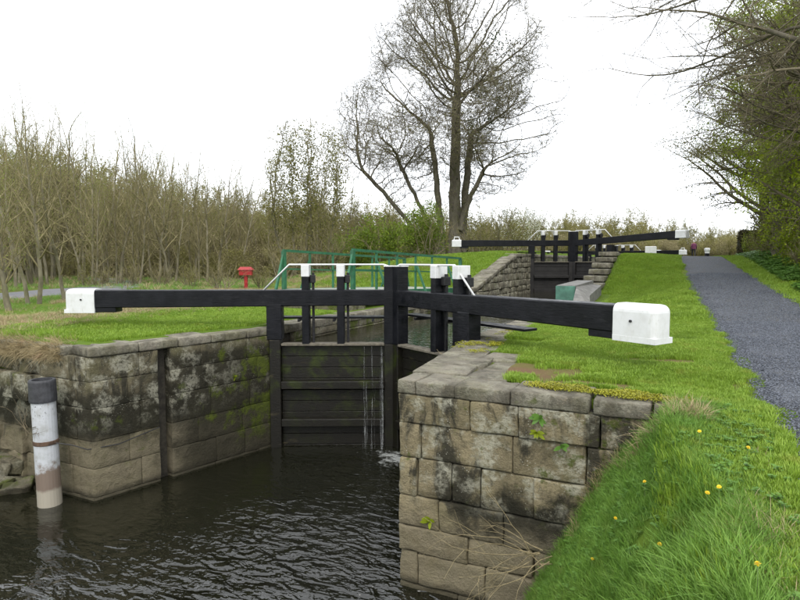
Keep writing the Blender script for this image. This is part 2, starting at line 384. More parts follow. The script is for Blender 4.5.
def sheet(name, pts, z, mat):
    return tag(link(name, mesh(name, [(px, py, z) for px, py in pts], [tuple(range(len(pts)))]), mat), kind='structure')
wa = sheet('canal_water', [(-13.5, -80), (4.2, -80), (4.2, .22), (0.1, .3), (-.5, 5.5), (-3.1, 6.1), (-5.7, 5.5), (-6.75, .3), (-13.5, .25)], WATER, M['water']); wa['label'] = 'dark rippled water below the lock gates'
n = NT('chamber_water'); c = n.mix(n.noise(.7, 3), (.012, .012, .007), (.02, .018, .009))
M['water2'] = n.done(c, .04, n.bump(n.noise(4, 3), .5, .03), ior=1.33)
wc = sheet('chamber_water', [(-5.9, 4.6), (-3.1, 5.75), (-.3, 4.6), (-.3, 34.2), (-5.9, 34.2)], CH1, M['water2']); wc['label'] = 'dark still water filling the lock chamber'
wu = sheet('upper_water', [(-5.9, 32.6), (-3.1, 33.7), (-.3, 32.6), (-.3, 140), (-5.9, 140)], CH2, M['water2']); wu['label'] = 'dark water above the upper gates'

# ------------------------------------------------------------------ masonry
rng = random.Random(5)
def stone_mesh(sx, sy, sz, rad, seed, sub=1, amp=.012, proud=True):
    """rounded, uneven block; local box sx*sy*sz centred on 0, the -y face is the dressed face"""
    if sub == 0: nxs, nys, nzs = 1, 1, 1
    else: nxs, nys, nzs = max(2, min(9, int(sx / .16 * sub))), 2, max(2, min(6, int(sz / .14 * sub)))
    bm = bmesh.new(); vm = {}
    def sp(k, nn):                                   # grid lines: tight at the edges for the round
        if nn == 1: return [-1, -.86, .86, 1][k]
        L = [-1, -.9] + [(-.9 + 1.8 * i / nn) for i in range(1, nn)] + [.9, 1]; return L[k]
    cx, cy, cz = (4 if nxs == 1 else nxs + 3), (4 if nys == 1 else nys + 3), (4 if nzs == 1 else nzs + 3)
    so = Vector((seed * 7.13 % 97, seed * 3.71 % 89, seed * 5.37 % 83))
    hs = (sx / 2, sy / 2, sz / 2)
    def vert(i, j, k):
        key = (i, j, k)
        if key in vm: return vm[key]
        g_ = (sp(i, nxs), sp(j, nys), sp(k, nzs))
        p = Vector([0, 0, 0]); 
        for a_ in range(3):
            q = abs(g_[a_]); 
            # outermost ring at the face, next ring at face minus radius
            if q == 1: d_ = hs[a_]
            elif abs(q - (.86 if (nxs, nys, nzs)[a_] == 1 else .9)) < 1e-6: d_ = hs[a_] - rad
            else: d_ = (hs[a_] - rad) * q / .9
            p[a_] = math.copysign(d_, g_[a_]) if q else 0
        c_ = Vector([max(-(hs[a_] - rad), min(hs[a_] - rad, p[a_])) for a_ in range(3)])
        d = p - c_
        if d.length > 1e-6: p = c_ + d.normalized() * rad
        if amp:
            nv = mnoise.noise_vector(p * 3.1 + so) * amp + mnoise.noise_vector(p * 9 + so) * amp * .5
            p = p + Vector((nv.x * .8, nv.y * 1.3, nv.z * .8))
        vm[key] = bm.verts.new(p); return vm[key]
    for (A, Bc, ax) in ((cx, cz, 1), (cx, cy, 2), (cy, cz, 0)):
        end = {0: cx, 1: cy, 2: cz}[ax] - 1
        for side in (0, end):
            for i in range(A - 1):
                for k in range(Bc - 1):
                    if ax == 1: q = [(i, side, k), (i + 1, side, k), (i + 1, side, k + 1), (i, side, k + 1)]
                    elif ax == 2: q = [(i, k, side), (i + 1, k, side), (i + 1, k + 1, side), (i, k + 1, side)]
                    else: q = [(side, i, k), (side, i + 1, k), (side, i + 1, k + 1), (side, i, k + 1)]
                    try: bm.faces.new([vert(*w) for w in q])
                    except ValueError: pass
    bmesh.ops.recalc_face_normals(bm, faces=bm.faces[:])
    me = bpy.data.meshes.new('stone'); bm.to_mesh(me); bm.free()
    me.polygons.foreach_set('use_smooth', [True] * len(me.polygons))
    return me
sid = [0]
def stone(parent, mat, p0, p1, z0, z1, depth, name='stone', rad=.025, sub=1, amp=.012, gap=.012, out=0., slope=0.):
    """block whose dressed face runs from p0 to p1 (plan points); its body lies to the left of p0->p1"""
    sid[0] += 1
    a = Vector((p0[0], p0[1], 0)); b = Vector((p1[0], p1[1], 0)); d = b - a; L = d.length; d.normalize()
    nn_ = Vector((-d.y, d.x, 0))
    me = stone_mesh(max(.05, L - gap), depth, max(.05, z1 - z0 - gap), rad, sid[0], sub, amp)
    o = link(name, me, mat, parent)
    o.location = (a + b) / 2 + nn_ * (depth / 2 - out) + Vector((0, 0, (z0 + z1) / 2))
    o.rotation_euler = (0, -slope, math.atan2(d.y, d.x))
    return o
def courses(parent, mat, p0, p1, zs, cuts, depth, sub=1, rad=.025, amp=.014, jit=.02, gap=.014):
    """zs: course levels top down; cuts: fractions or distances along the face per course"""
    a = Vector(p0); b = Vector(p1); L = (b - a).length
    for i in range(len(zs) - 1):
        cs = cuts[i] if i < len(cuts) else cuts[-1]
        for j in range(len(cs) - 1):
            q0 = a.lerp(b, cs[j] / L); q1 = a.lerp(b, cs[j + 1] / L)
            stone(parent, mat, q0, q1, zs[i + 1], zs[i], depth + rng.uniform(-.03, .03), sub=sub, rad=rad, amp=amp, gap=gap, out=rng.uniform(-.5, 1) * jit)
def rand_cuts(L, a, b, r):
    o = [0.]
    while o[-1] < L - b: o.append(o[-1] + r.uniform(a, b))
    if L - o[-1] < a * .6: o[-1] = L
    else: o.append(L)
    return o
def core(parent, pts, z0, z1, name='wall_core', mat=None):
    k = len(pts); V = [(x, y, z0) for x, y in pts] + [(x, y, z1) for x, y in pts]
    bb = B().add(V, [tuple(range(k)), tuple(range(k, 2 * k))] + [(i, (i + 1) % k, k + (i + 1) % k, k + i) for i in range(k)])
    return bb.build(name, mat or M['mortar'], parent)

# right tail wall: end face at Y = 0 (X 0..3.7), splayed side to the gate
wr = empty('lock_wall', (1.8, .3, WATER)); tag(wr, 'lichen covered stone wall end right of the lower gates', 'wall')
def P(o): # parts keep world coordinates under an Empty
    return o
def root_inv(e):
    bpy.context.view_layer.update()
    for ch in e.children: ch.matrix_parent_inverse = e.matrix_world.inverted()
zs = [-.20, -.62, -1.12, -1.68, -2.12, -2.50, -2.98, -3.6]
cuts = [[0, 1.07, 1.73, 2.75, 3.7], [0, .34, 1.66, 2.6, 3.2, 3.8], [0, .28, .80, 1.22, 1.95, 2.8, 3.6], [0, .62, 1.55, 2.4, 3.3], [0, 1.05, 1.95, 2.9], [0, .30, 1.30, 2.2, 3.], [0, .9, 1.9, 2.9]]
courses(wr, M['wall_right'], (.0, 0), (3.8, 0), zs, [c_ for c_ in cuts], .34, sub=1.5, rad=.02, amp=.024, jit=.03, gap=.012)
side_len = math.hypot(.55, 4.4 - .36)
rr = random.Random(3)
courses(wr, M['wall_left'], (-.55, 4.4), (-.045, .36), [-.22] + zs[1:], [rand_cuts(side_len, .5, 1.1, rr) for _ in zs], .4, sub=1)
core(wr, [(.12, .12), (3.6, .12), (3.6, .6), (1.0, .6), (.7, 4.6), (-.35, 4.6)], -4.2, -.19)
# coping slabs, front row then paving behind
for i, (x0, x1) in enumerate([(0, .26), (.26, .85), (.85, 1.62), (1.62, 2.62), (2.66, 3.32), (3.34, 3.75)]):
    stone(wr, M['coping'], (x0 - (.0 if i else .02), -.03), (x1, -.03), -.20, -.005 * (i % 3), .60 + (.1 if i % 2 else 0), 'coping_slab', rad=.022, sub=1.5, amp=.018, gap=.008)
rows_ = [(.63, 1.35), (1.35, 2.2), (2.2, 3.05), (3.05, 3.85), (3.85, 4.75)]
for i, (y0, y1) in enumerate(rows_):
    xl = float(vr((y0 + y1) / 2))
    w = rr.uniform(.75, 1.0)
    stone(wr, M['coping'], (float(vr(y1)), y1), (float(vr(y0)), y0), -.22, .0 + rr.uniform(-.012, .006), w, 'coping_slab', rad=.015, sub=1, amp=.010, gap=.006)
    if i < 3: stone(wr, M['coping'], (xl + w + .01 + .65, y0), (xl + w + .01 + .65, y1), -.2, -.02 + rr.uniform(-.01, .006), .64, 'coping_slab', rad=.015, sub=1, amp=.010, gap=.006)

# left tail wall: return face at Y = 0 (X -12.5..-6.68) and splayed face with stop-plank groove
wl = empty('lock_wall', (-6.3, 2, WATER)); tag(wl, 'mossy dark stone wall left of the lower gates behind the pile', 'wall')
zl = [-.20, -.68, -1.22, -1.86, -2.42, -3.0, -3.6]
A0 = Vector((-6.68, 0)); A1 = Vector((-5.65, 4.4)); LL = (A1 - A0).length
rr = random.Random(8)
for i in range(len(zl) - 1):
    g0, g1 = 1.38, 1.66
    c1 = [.0, .72 + (.0 if i % 2 else .25), g0]; c2 = [g1] + [g1 + q for q in rand_cuts(LL - g1, .6, 1.25, rr)[1:]]
    for cs in (c1, c2):
        for j in range(len(cs) - 1):
            q0 = A0.lerp(A1, cs[j] / LL); q1 = A0.lerp(A1, cs[j + 1] / LL)
            stone(wl, M['wall_left'], q0, q1, zl[i + 1], zl[i], .42, sub=1.1, rad=.012, amp=.012, gap=.005, out=rr.uniform(-.006, .008))
    rc = rand_cuts(5.4, .5, 1.2, rr)
    for j in range(len(rc) - 1):
        x1 = -6.68 - rc[j] - (.0 if j else .44); x0 = -6.68 - rc[j + 1]
        if x1 - x0 < .15: continue
        stone(wl, M['wall_left'], (x0, .0), (x1, .0), zl[i + 1], zl[i], .4, sub=1, rad=.014, amp=.018 if x0 > -8.6 else .05, gap=.008, out=rr.uniform(-.01, .02) if x0 > -8.6 else rr.uniform(-.12, .1))
    stone(wl, M['wall_left'], (-7.12, .0), (-6.695, .0), zl[i + 1], zl[i], .3, sub=1, rad=.014, amp=.012, gap=.006)
core(wl, [(-12.2, .25), (-6.92, .25), (-6.82, .5), (-6.63, 1.34), (-6.55, 1.66), (-5.86, 4.6), (-6.6, 4.7), (-7.5, .7), (-12.2, .7)], -4.2, -.2)
cy = [0, .95, 1.8, 2.6, 3.55, 4.75]
for i in range(5):
    q0 = (float(vl(cy[i])), cy[i] - (.03 if i == 0 else 0)); q1 = (float(vl(cy[i + 1])) + .0, cy[i + 1])
    stone(wl, M['coping'], q0, q1, -.20, rr.uniform(-.008, .012), .78, 'coping_slab', rad=.03, sub=1.2, amp=.015, out=.03)
for (x0, x1) in ((-7.9, -7.45), (-8.8, -7.92), (-9.6, -8.82)):
    stone(wl, M['coping'], (x0, -.02), (x1, -.02), -.22, -.02, .6, 'coping_slab', rad=.03, sub=1, amp=.02)

# chamber walls, lower chamber
for side, lab in ((-1, 'mossy left wall of the lower lock chamber behind the gates'), (1, 'low right wall of the lower lock chamber along the lawn')):
    w_ = empty('lock_wall', (XC + side * 2.55, 14, -1)); tag(w_, lab, 'wall')
    xf = -5.65 if side < 0 else -.55
    rr = random.Random(20 + side)
    for (z0, z1) in ((-.42, -.20), (-.9, -.42)):
        cs = rand_cuts(15.2, .7, 1.4, rr)
        for j in range(len(cs) - 1):
            ya, yb = 5.2 + cs[j], 5.2 + cs[j + 1]
            q0, q1 = ((xf, ya), (xf, yb)) if side < 0 else ((xf, yb), (xf, ya))
            stone(w_, M['wall_chamber'], q0, q1, z0, z1, .4, sub=0, rad=.02, amp=.012, out=rr.uniform(-.01, .02))
    cs = rand_cuts(15.6, .9, 1.5, rr)
    for j in range(len(cs) - 1):
        ya, yb = 4.8 + cs[j], 4.8 + cs[j + 1]
        q0, q1 = ((xf, ya), (xf, yb)) if side < 0 else ((xf, yb), (xf, ya))
        stone(w_, M['coping'], q0, q1, -.22, .02, .75 + rr.uniform(-.05, .05), 'coping_slab', sub=0, rad=.025, amp=.012, out=.02)
    core(w_, [(xf + side * .15, 4.9), (xf + side * .5, 4.9), (xf + side * .5, 20.6), (xf + side * .15, 20.6)][::side], -4.2, -.25)
    root_inv(w_)

# upper wing walls beside the upper gates
def wing(side, lab):
    w_ = empty('lock_wall', (XC + side * 2.55, 26, CH1)); tag(w_, lab, 'wall')
    xf = -5.65 if side < 0 else -.55
    rr = random.Random(40 + side)
    def top(y): return float(np.interp(y, [20.4, 28.3, 36], [.14, 1.92, 1.94]))
    z = -1.0
    while z < 1.9:
        hz = rr.uniform(.30, .50)
        y = 20.6
        while y < 32.6:
            ly = rr.uniform(.35, 1.1); yb = min(y + ly, 32.7); tp = min(top(y), top(yb)) - .02
            if z + .10 < tp:
                q0, q1 = ((xf, y), (xf, yb)) if side < 0 else ((xf, yb), (xf, y))
                stone(w_, M['wall_upper'], q0, q1, z, min(z + hz, tp), .35, sub=0, rad=.03, amp=.05, gap=.02, out=rr.uniform(-.03, .04))
            y = yb
        z += hz
    # core prism under the sloping top
    V = []; ys = [20.6, 28.3, 33.2]
    for x in (xf + side * .12, xf + side * .55):
        for y in ys: V += [(x, y, -4.2), (x, y, top(y) - .06)]
    k = 6
    Fc = []
    for i in (0, 2):
        Fc += [(i, i + 1, i + 3, i + 2), (k + i, k + i + 2, k + i + 3, k + i + 1), (i + 1, k + i + 1, k + i + 3, i + 3)]
    Fc += [(0, k, k + 1, 1), (4, 5, k + 5, k + 4)]
    B().add(V, Fc).build('wall_core', M['mortar'], w_)
    # coping
    if side < 0:
        cs = [20.3 + 8.2 * q for q in (0, .17, .33, .5, .66, .83, 1.)]
        for j in range(6):
            ya, yb = cs[j], cs[j + 1]; sl = math.atan2(top(yb) - top(ya), yb - ya)
            zm = (top(ya) + top(yb)) / 2
            stone(w_, M['coping'], (xf, ya), (xf, yb), zm - .06, zm + .16, .95 if j < 3 else .8, 'coping_slab', sub=0, rad=.03, amp=.02 if j < 3 else .06, out=.03, slope=sl)
    else:
        # stepped slabs
        for j in range(6):
            ya = 20.2 + j * 1.35; zt = .62 + j * .31
            stone(w_, M['coping'], (xf, ya + 1.55), (xf, ya), zt - .26, zt, .95, 'coping_slab', sub=0, rad=.04, amp=.035, out=.04 + .03 * (j % 2))
    for j in range(5):
        ya = 28.5 + j * 1.15
        q0, q1 = ((xf, ya), (xf, ya + 1.15)) if side < 0 else ((xf, ya + 1.15), (xf, ya))
        stone(w_, M['coping'], q0, q1, 1.88, 2.12, .85, 'coping_slab', sub=0, rad=.03, amp=.03, out=.03)
    root_inv(w_)
wing(-1, 'rubble stone wing wall sloping down left of the upper gates')
wing(1, 'stepped stone wing wall right of the upper gates')
for side, lab in ((-1, 'left wall of the upper lock chamber with flat coping'), (1, 'right wall of the upper lock chamber with flat coping')):
    w_ = empty('lock_wall', (XC + side * 2.55, 50, 1)); tag(w_, lab, 'wall'); xf = -5.65 if side < 0 else -.55
    core(w_, [(xf, 33.3), (xf + side * .5, 33.3), (xf + side * .5, 75), (xf, 75)][::side], -1, 1.86, mat=M['wall_chamber'])
    y = 34.3
    while y < 70:
        q0, q1 = ((xf, y), (xf, y + 1.5)) if side < 0 else ((xf, y + 1.5), (xf, y))
        stone(w_, M['coping'], q0, q1, 1.87, 2.10, .85, 'coping_slab', sub=0, rad=.03, amp=.02, out=.03); y += 1.5
    root_inv(w_)
root_inv(wr); root_inv(wl)

# rubble at the left water's edge
rr = random.Random(77)
for k, (x, y, s) in enumerate([(-8.6, -.35, .42), (-9.1, -.55, .5), (-9.5, -.2, .55), (-9.9, -.6, .6), (-8.95, -.15, .35), (-9.35, .0, .5), (-10.3, -.3, .6)]):
    sid[0] += 1
    o = link('boulder', stone_mesh(s * 1.3, s * .9, s * .7, s * .08, sid[0], 1, .11), M['wall_chamber'], None, (x, y, WATER + s * .05 + (.30 if k in (5, 2) else 0)))
    o.rotation_euler = (rr.uniform(-.3, .3), rr.uniform(-.3, .3), rr.uniform(0, 3))
    tag(o, 'dark fallen rock at the water edge left of the pile', 'rock', 'fallen rocks under the left wall')

# ------------------------------------------------------------------ lock gates
def rounded_cap(x0, x1, y0, y1, z0, z1, r=.09):
    b_ = B()
    bm = bmesh.new(); bmesh.ops.create_cube(bm, size=1)
    for q in bm.verts: q.co = Vector(((x0 + x1) / 2 + q.co.x * (x1 - x0), (y0 + y1) / 2 + q.co.y * (y1 - y0), (z0 + z1) / 2 + q.co.z * (z1 - z0)))
    ed = []
    for e in bm.edges:
        m_ = (e.verts[0].co + e.verts[1].co) / 2
        if abs(m_.x - x1) < 1e-4 and abs(m_.z - z0) > 1e-4: ed.append(e)
        elif abs(m_.z - z1) < 1e-4 and abs(m_.x - x0) > 1e-4: ed.append(e)
    bmesh.ops.bevel(bm, geom=ed, offset=r, segments=5, affect='EDGES', profile=.5)
    bm.verts.index_update(); b_.add([q.co[:] for q in bm.verts], [[q.index for q in fc.verts] for fc in bm.faces]); bm.free(); return b_
def gate(side, yg, zc, zbed, label, ztop=-.40, detail=True, handle=False, timber=None, tip=8.15, up_z=.30, plank_end=4.1, nrails=3, rise=0.):
    """leaf in local axes: x from mitre to heel and on along the balance beam, y upstream (up = +s)"""
    dx, dy = (side * 2.54, -1.21) if not detail else ((-2.70, -1.38) if side < 0 else (2.40, -1.34)); L = math.hypot(dx, dy); xm = XC + (.2 if detail else 0); rz = math.atan2(dy, dx); s = side
    g = empty('lock_gate', (xm, yg + (.12 if detail else 0), zc), rz); tag(g, label, 'lock gate', 'lock gate leaves')
    def bx(name, x0, x1, y0, y1, z0, z1, mat, bev=.008, parent=g):
        ya, yb = sorted((y0 * s, y1 * s)); return B().box(x0, x1, ya, yb, z0, z1, bev).build(name, mat, parent)
    zb = zbed - zc; timber = timber or M['wet_timber']; cl = .74 if detail else .62; cd = .15 if detail else .03
    bt, bb_ = .95, .54
    # posts
    mp = bx('mitre_post', .012, .31, -.17, .16, ztop - .02, 1.53, M['black'], .012)
    bx('post_cap', .005, .318, -.178, .168, 1.53, 1.56, M['white'], .005, mp)
    bx('mitre_post', .02, .30, -.17, .15, zb, ztop - .025, timber, .012)
    hp = bx('heel_post', L - .16, L + .22, -.20, .16, -.30, bb_ + .05, M['black'], .012)
    bx('heel_post', L - .12, L + .16, -.2, .15, zb, -.305, timber, .012)
    # balance beam with a slight taper and a heavier end
    nseg = 9; V = []
    xs = [.29 + (tip - cl + .05 - .29) * i / (nseg - 1) for i in range(nseg)]
    for i, x in enumerate(xs):
        t = i / (nseg - 1); w = lerp(.17, .21, t); zt = bt + rise * t + rr.uniform(-.004, .004); zl_ = lerp(bb_ + .02, bb_ - .03, t) + rise * t
        c_ = .02
        for (yy, zz) in ((-w + c_, zt), (w - c_, zt), (w, zt - c_), (w, zl_ + c_), (w - c_, zl_), (-w + c_, zl_), (-w, zl_ + c_), (-w, zt - c_)): V.append((x, yy, zz))
    Fb = [tuple(range(8)), tuple((nseg - 1) * 8 + j for j in range(8))] + [(i * 8 + j, i * 8 + (j + 1) % 8, (i + 1) * 8 + (j + 1) % 8, (i + 1) * 8 + j) for i in range(nseg - 1) for j in range(8)]
    beam = B().add(V, Fb).build('balance_beam', M['black'], g)
    bx('end_weight', tip - cl - .50, tip - cl + .06, -.19, .19, bb_ - .14 + rise, bb_ - .02 + rise, M['black'], .01, beam)
    cap = rounded_cap(tip - cl, tip, -.235, .235, bb_ - cd + rise, bt + .035 + rise, .125 if detail else .08).build('end_cap', M['white'], beam, smooth=False)
    bx('cap_band', tip - cl - .003, tip + .001, -.2365, .2365, bb_ - cd - .002 + rise, bb_ - cd + .09 + rise, M['white'], .002, cap)
    if detail:
        for sy in (-1, 1): B().tube([(tip - .42, sy * .22, .72 + rise), (tip - .42, sy * .258, .72 + rise)], .022, 8).build('bolt', M['iron'], cap)
    if handle:
        B().tube([(tip - .52, 0, bt + .02), (tip - .49, 0, bt + .22), (tip - .18, 0, bt + .22), (tip - .15, 0, bt + .02)], .035, 6).build('handle', M['white'], cap)
    # paddle posts with white tops and rack bars
    for xx in ((1.22, 2.08) if not detail and side < 0 else (1.40, 2.28) if side < 0 else (1.72, 2.50) if detail else (.95, 1.95)):
        pp = bx('paddle_post', xx - .09, xx + .09, -.17, -.17 + .34, ztop - .02, 1.30, M['black'], .01)
        bx('post_cap', xx - .10, xx + .10, -.18, .18, 1.28, 1.58, M['white'], .012, pp)
        bx('rack_bar', xx - .03 + .17 * (-1 if side < 0 else 1), xx + .03 + .17 * (-1 if side < 0 else 1), .05, .12, ztop, 1.38, M['iron'], .004, pp)
        bx('gear_box', xx + (-.22 if side < 0 else .10), xx + (-.10 if side < 0 else .22), -.02, .18, 1.12, 1.32, M['iron'], .01, pp)
    # handrail
    rail_x = [(.20, 1.36), (.22, 1.56), (.32, 1.585), (L - .35, 1.585), (L + .30, bt - .01)]
    hr = B().tube([(x, -.10 * s, z) for x, z in rail_x], .024 if detail else .03, 8).build('handrail', M['white'], g, smooth=True)
    # planking frame
    bx('top_rail', .30, L - .13, -.17, .12, ztop - .06, ztop, M['top_rail'], .008)
    zz = ztop - .06; lev = [ztop - .06] + [lerp(ztop - .06, zb + .25, (i + 1) / nrails) for i in range(nrails)]
    for i in range(nrails):
        bx('rail', .30, L - .13, -.26 + .006 * i, .10, lev[i + 1] - .12, lev[i + 1] + .07, timber, .012)
    k = max(2, int((lev[0] - zb) / .28)); hh = (lev[0] - zb) / k
    for i in range(k):
        bx('plank', .29, L - .12, -.02 + rr.uniform(-.012, .012), .05, zb + i * hh + .006, zb + (i + 1) * hh - .006, timber, .008)
    # footboard on the upstream side and its brackets
    fb = bx('footboard', .06, plank_end, .22, .60, up_z - .05, up_z, M['black'], .006)
    for xx in (.6, 1.6, 2.5): bx('bracket', xx - .03, xx + .03, .14, .56, up_z - .12, up_z - .052, M['iron'], .004)
    return g
rr = random.Random(11)
gate(-1, YG1, 0, -3.6, 'lower lock gate whose white ended beam reaches out over the left wall', up_z=.24, plank_end=3.3, tip=8.22)
gate(1, YG1, 0, -3.6, 'lower lock gate whose large white beam end hangs over the near lawn', up_z=.33, plank_end=4.15, tip=7.2, rise=.03)
gate(-1, YG2, 2.10, -.6, 'upper lock gate with long beam pointing left towards the big tree', ztop=-.5, detail=False, handle=True, nrails=2, tip=8.3, up_z=.16, timber=M['dark_timber'])
gate(1, YG2, 2.10, -.6, 'upper lock gate with long beam rising right towards the path', ztop=-.5, detail=False, handle=True, nrails=2, tip=7.75, up_z=.16, rise=.38, timber=M['dark_timber'])
gate(-1, YG3, 1.75, -.2, 'farthest lock gate leaf with left beam seen through the upper gate', detail=False, handle=False, nrails=1, tip=7.9)
gate(1, YG3, 1.75, -.2, 'farthest lock gate leaf with short black beam near the walker', detail=False, handle=True, nrails=1, tip=7.9)

# water leaking over and between the lower gates
n = NT('falling_water'); x, y, z = n.xyz()
st = n.mul(n.rng(n.noise(40, 4, .6, vec=n.mapv((1, 1, .03))), .42, .66), n.rng(n.noise(9, 4, .7, vec=n.mapv((1, 1, .6))), .25, .7))
p_ = n.nd('ShaderNodeBsdfPrincipled'); p_.inputs['Base Color'].default_value = (.75, .78, .78, 1); p_.inputs['Roughness'].default_value = .25
tr = n.nd('ShaderNodeBsdfTransparent'); mx = n.nd('ShaderNodeMixShader'); n.put(mx.inputs[0], n.mul(st, .38)); n.t.links.new(tr.outputs[0], mx.inputs[1]); n.t.links.new(p_.outputs[0], mx.inputs[2]); n.t.links.new(mx.outputs[0], n.out.inputs[0])
M['falling'] = n.m
bb = B(); rr = random.Random(31)
gx = Vector((-.890, -.455, 0)); gn = Vector((.455, -.890, 0))     # along the left leaf, downstream normal
for k in range(16):
    t0 = .34 + rr.random() ** 2 * .5; w = rr.uniform(.008, .03); off = .28 + rr.uniform(0, .05); zt = rr.choice([-.46, -.46, -1.35, -2.25])
    pts = []
    for i in range(7):
        q = i / 6; z = lerp(zt, WATER, q); o_ = off + .08 * q + .01 * math.sin(9 * q + k)
        c_ = Vector((XC + .2, YG1 + .12, z)) + gn * o_ + gx * (t0 + .015 * math.sin(5 * q + k))
        for sx, so in ((-1, 0), (0, .018), (1, 0)): pts.append(c_ + gx * sx * w * (1 + .5 * q) / 2 + gn * so)
    bb.add(pts, [(i * 3 + j, i * 3 + j + 1, i * 3 + 4 + j, i * 3 + 3 + j) for i in range(6) for j in (0, 1)])
lk = bb.build('leaking_water', M['falling']); tag(lk, 'thin streams of water leaking down the lower gate near the mitre', 'water', kind='stuff')

# ------------------------------------------------------------------ pile standing in the water
pile = empty('mooring_pile', (-7.36, -.46, WATER)); tag(pile, 'white and black tubular pile standing in water by left wall', 'pile')
n = NT('pile_paint'); x, y, z = n.xyz(); nz = n.noise(5, 5, .6)
c = n.mix(n.rng(n.noise(4, 6, .65), .40, .7), (.47, .49, .51), (.34, .35, .34))
c = n.mix(n.rng(n.math('ADD', z, n.mul(nz, .9)), -1.75, -1.95), c, (.17, .13, .10))
c = n.mix(n.rng(n.math('ADD', z, n.mul(nz, .15)), -2.60, -2.68), c, (.33, .30, .24))
ms = n.mul(n.rng(n.noise(30, 3, .6, vec=n.mapv((1, 1, .6))), .62, .66), n.rng(z, -1.45, -1.3), n.rng(z, -.95, -1.05)); c = n.mix(ms, c, (.10, .10, .10))
c = n.mix(n.mul(n.rng(n.noise(9, 5, .7, vec=n.mapv((1, 1, .2))), .62, .7), .6), c, (.24, .15, .09))
M['pile'] = n.done(c, .6, n.bump(n.noise(20, 4), .2, .01))
lean = .04
def ring(z, r_, k=24): return [(r_ * math.cos(2 * math.pi * j / k) - lean * (z) * .9, r_ * math.sin(2 * math.pi * j / k), z) for j in range(k)]
def lathe(prof, name, mat, parent, k=24):
    V = []; [V.extend(ring(z, r_, k)) for r_, z in prof]
    F = [(i * k + j, i * k + (j + 1) % k, (i + 1) * k + (j + 1) % k, (i + 1) * k + j) for i in range(len(prof) - 1) for j in range(k)] + [tuple(range(k)), tuple((len(prof) - 1) * k + j for j in range(k))]
    return B().add(V, F).build(name, mat, parent, smooth=False)
lathe([(.215, -1), (.215, 0), (.212, .2), (.212, 2.05)], 'tube', M['pile'], pile)
lathe([(.236, 2.03), (.24, 2.06), (.236, 2.42), (.225, 2.45), (.18, 2.45), (.175, 2.30)], 'collar', plain('pile_collar', (.035, .036, .04), .7, var=.4, bump=.3), pile)
lathe([(.220, 1.20), (.224, 1.21), (.224, 1.27), (.220, 1.28)], 'strap', plain('rust', (.09, .055, .035), .9, var=.4), pile)
wire = B(); wpts = [(-7.16, -.42, -1.82), (-6.95, -.25, -1.88), (-6.75, -.06, -2.0), (-6.5, .45, -2.0), (-6.33, 1.3, -1.86)]
wire.tube(wpts, .011, 5); o = wire.build('mooring_wire', M['iron']); tag(o, 'thin dark wire slung from the pile round the wall corner', 'wire')
# bare bramble stems against the pile
def stems(name, label, base, n_, reach, seed, mat, zspan=.8, rad=.006, dirs=None, cat='plant'):
    r_ = random.Random(seed); b_ = B(); e = empty(name, base); tag(e, label, cat)
    for k in range(n_):
        d = Vector(dirs(r_)) if dirs else Vector((r_.uniform(-1, 1), r_.uniform(-.3, .3), r_.uniform(.1, 1)))
        p = Vector((r_.uniform(-.15, .15), r_.uniform(-.05, .05), r_.uniform(-.1, .1))); pts = [p.copy()]; L = r_.uniform(.5, 1) * reach
        for i in range(7):
            d = d + Vector((r_.gauss(0, .22), r_.gauss(0, .16), r_.gauss(0, .2) - .12)); d.normalize(); p = p + d * L / 7; pts.append(p.copy())
            if i in (2, 4) and r_.random() < .8:
                q = p.copy(); dd = (d + Vector((r_.gauss(0, .6), r_.gauss(0, .4), r_.gauss(0, .6)))).normalized(); pp = [q.copy()]
                for _ in range(4): dd = (dd + Vector((r_.gauss(0, .2), r_.gauss(0, .2), r_.gauss(0, .2)))).normalized(); q = q + dd * L * .09; pp.append(q.copy())
                b_.tube(pp, [rad * .6 * (1 - j * .17) for j in range(5)], 4)
        b_.tube(pts, [rad * (1 - j * .1) for j in range(len(pts))], 5)
    b_.build('stems', mat, e); return e
M['twig_pale'] = plain('pale_twig', (.21, .17, .09), .8, var=.3, scale=20)
M['twig_dark'] = plain('dark_twig', (.10, .08, .045), .85, var=.3, scale=20)
stems('bramble', 'bare thin bramble stems across the white pile', (-7.5, -.72, -1.55), 7, 1.1, 4, M['twig_dark'], rad=.006, dirs=lambda r: (r.choice([-1, 1]) * r.uniform(.5, 1), -.1, r.uniform(-.1, .7)))
stems('bramble', 'tangle of pale bare bramble stems spilling from the bank over the stone wall', (2.15, -.42, -1.95), 13, 1.7, 9, M['twig_pale'], rad=.0065, dirs=lambda r: (-r.uniform(.6, 1.2), r.uniform(-.45, .12), r.uniform(-.5, .55)))
stems('bramble', 'single dry reed sticking out over the right wall corner', (-.38, 3.3, -.08), 2, .7, 21, M['twig_pale'], rad=.008, dirs=lambda r: (-1, r.uniform(-.2, .1), r.uniform(.1, .35)))

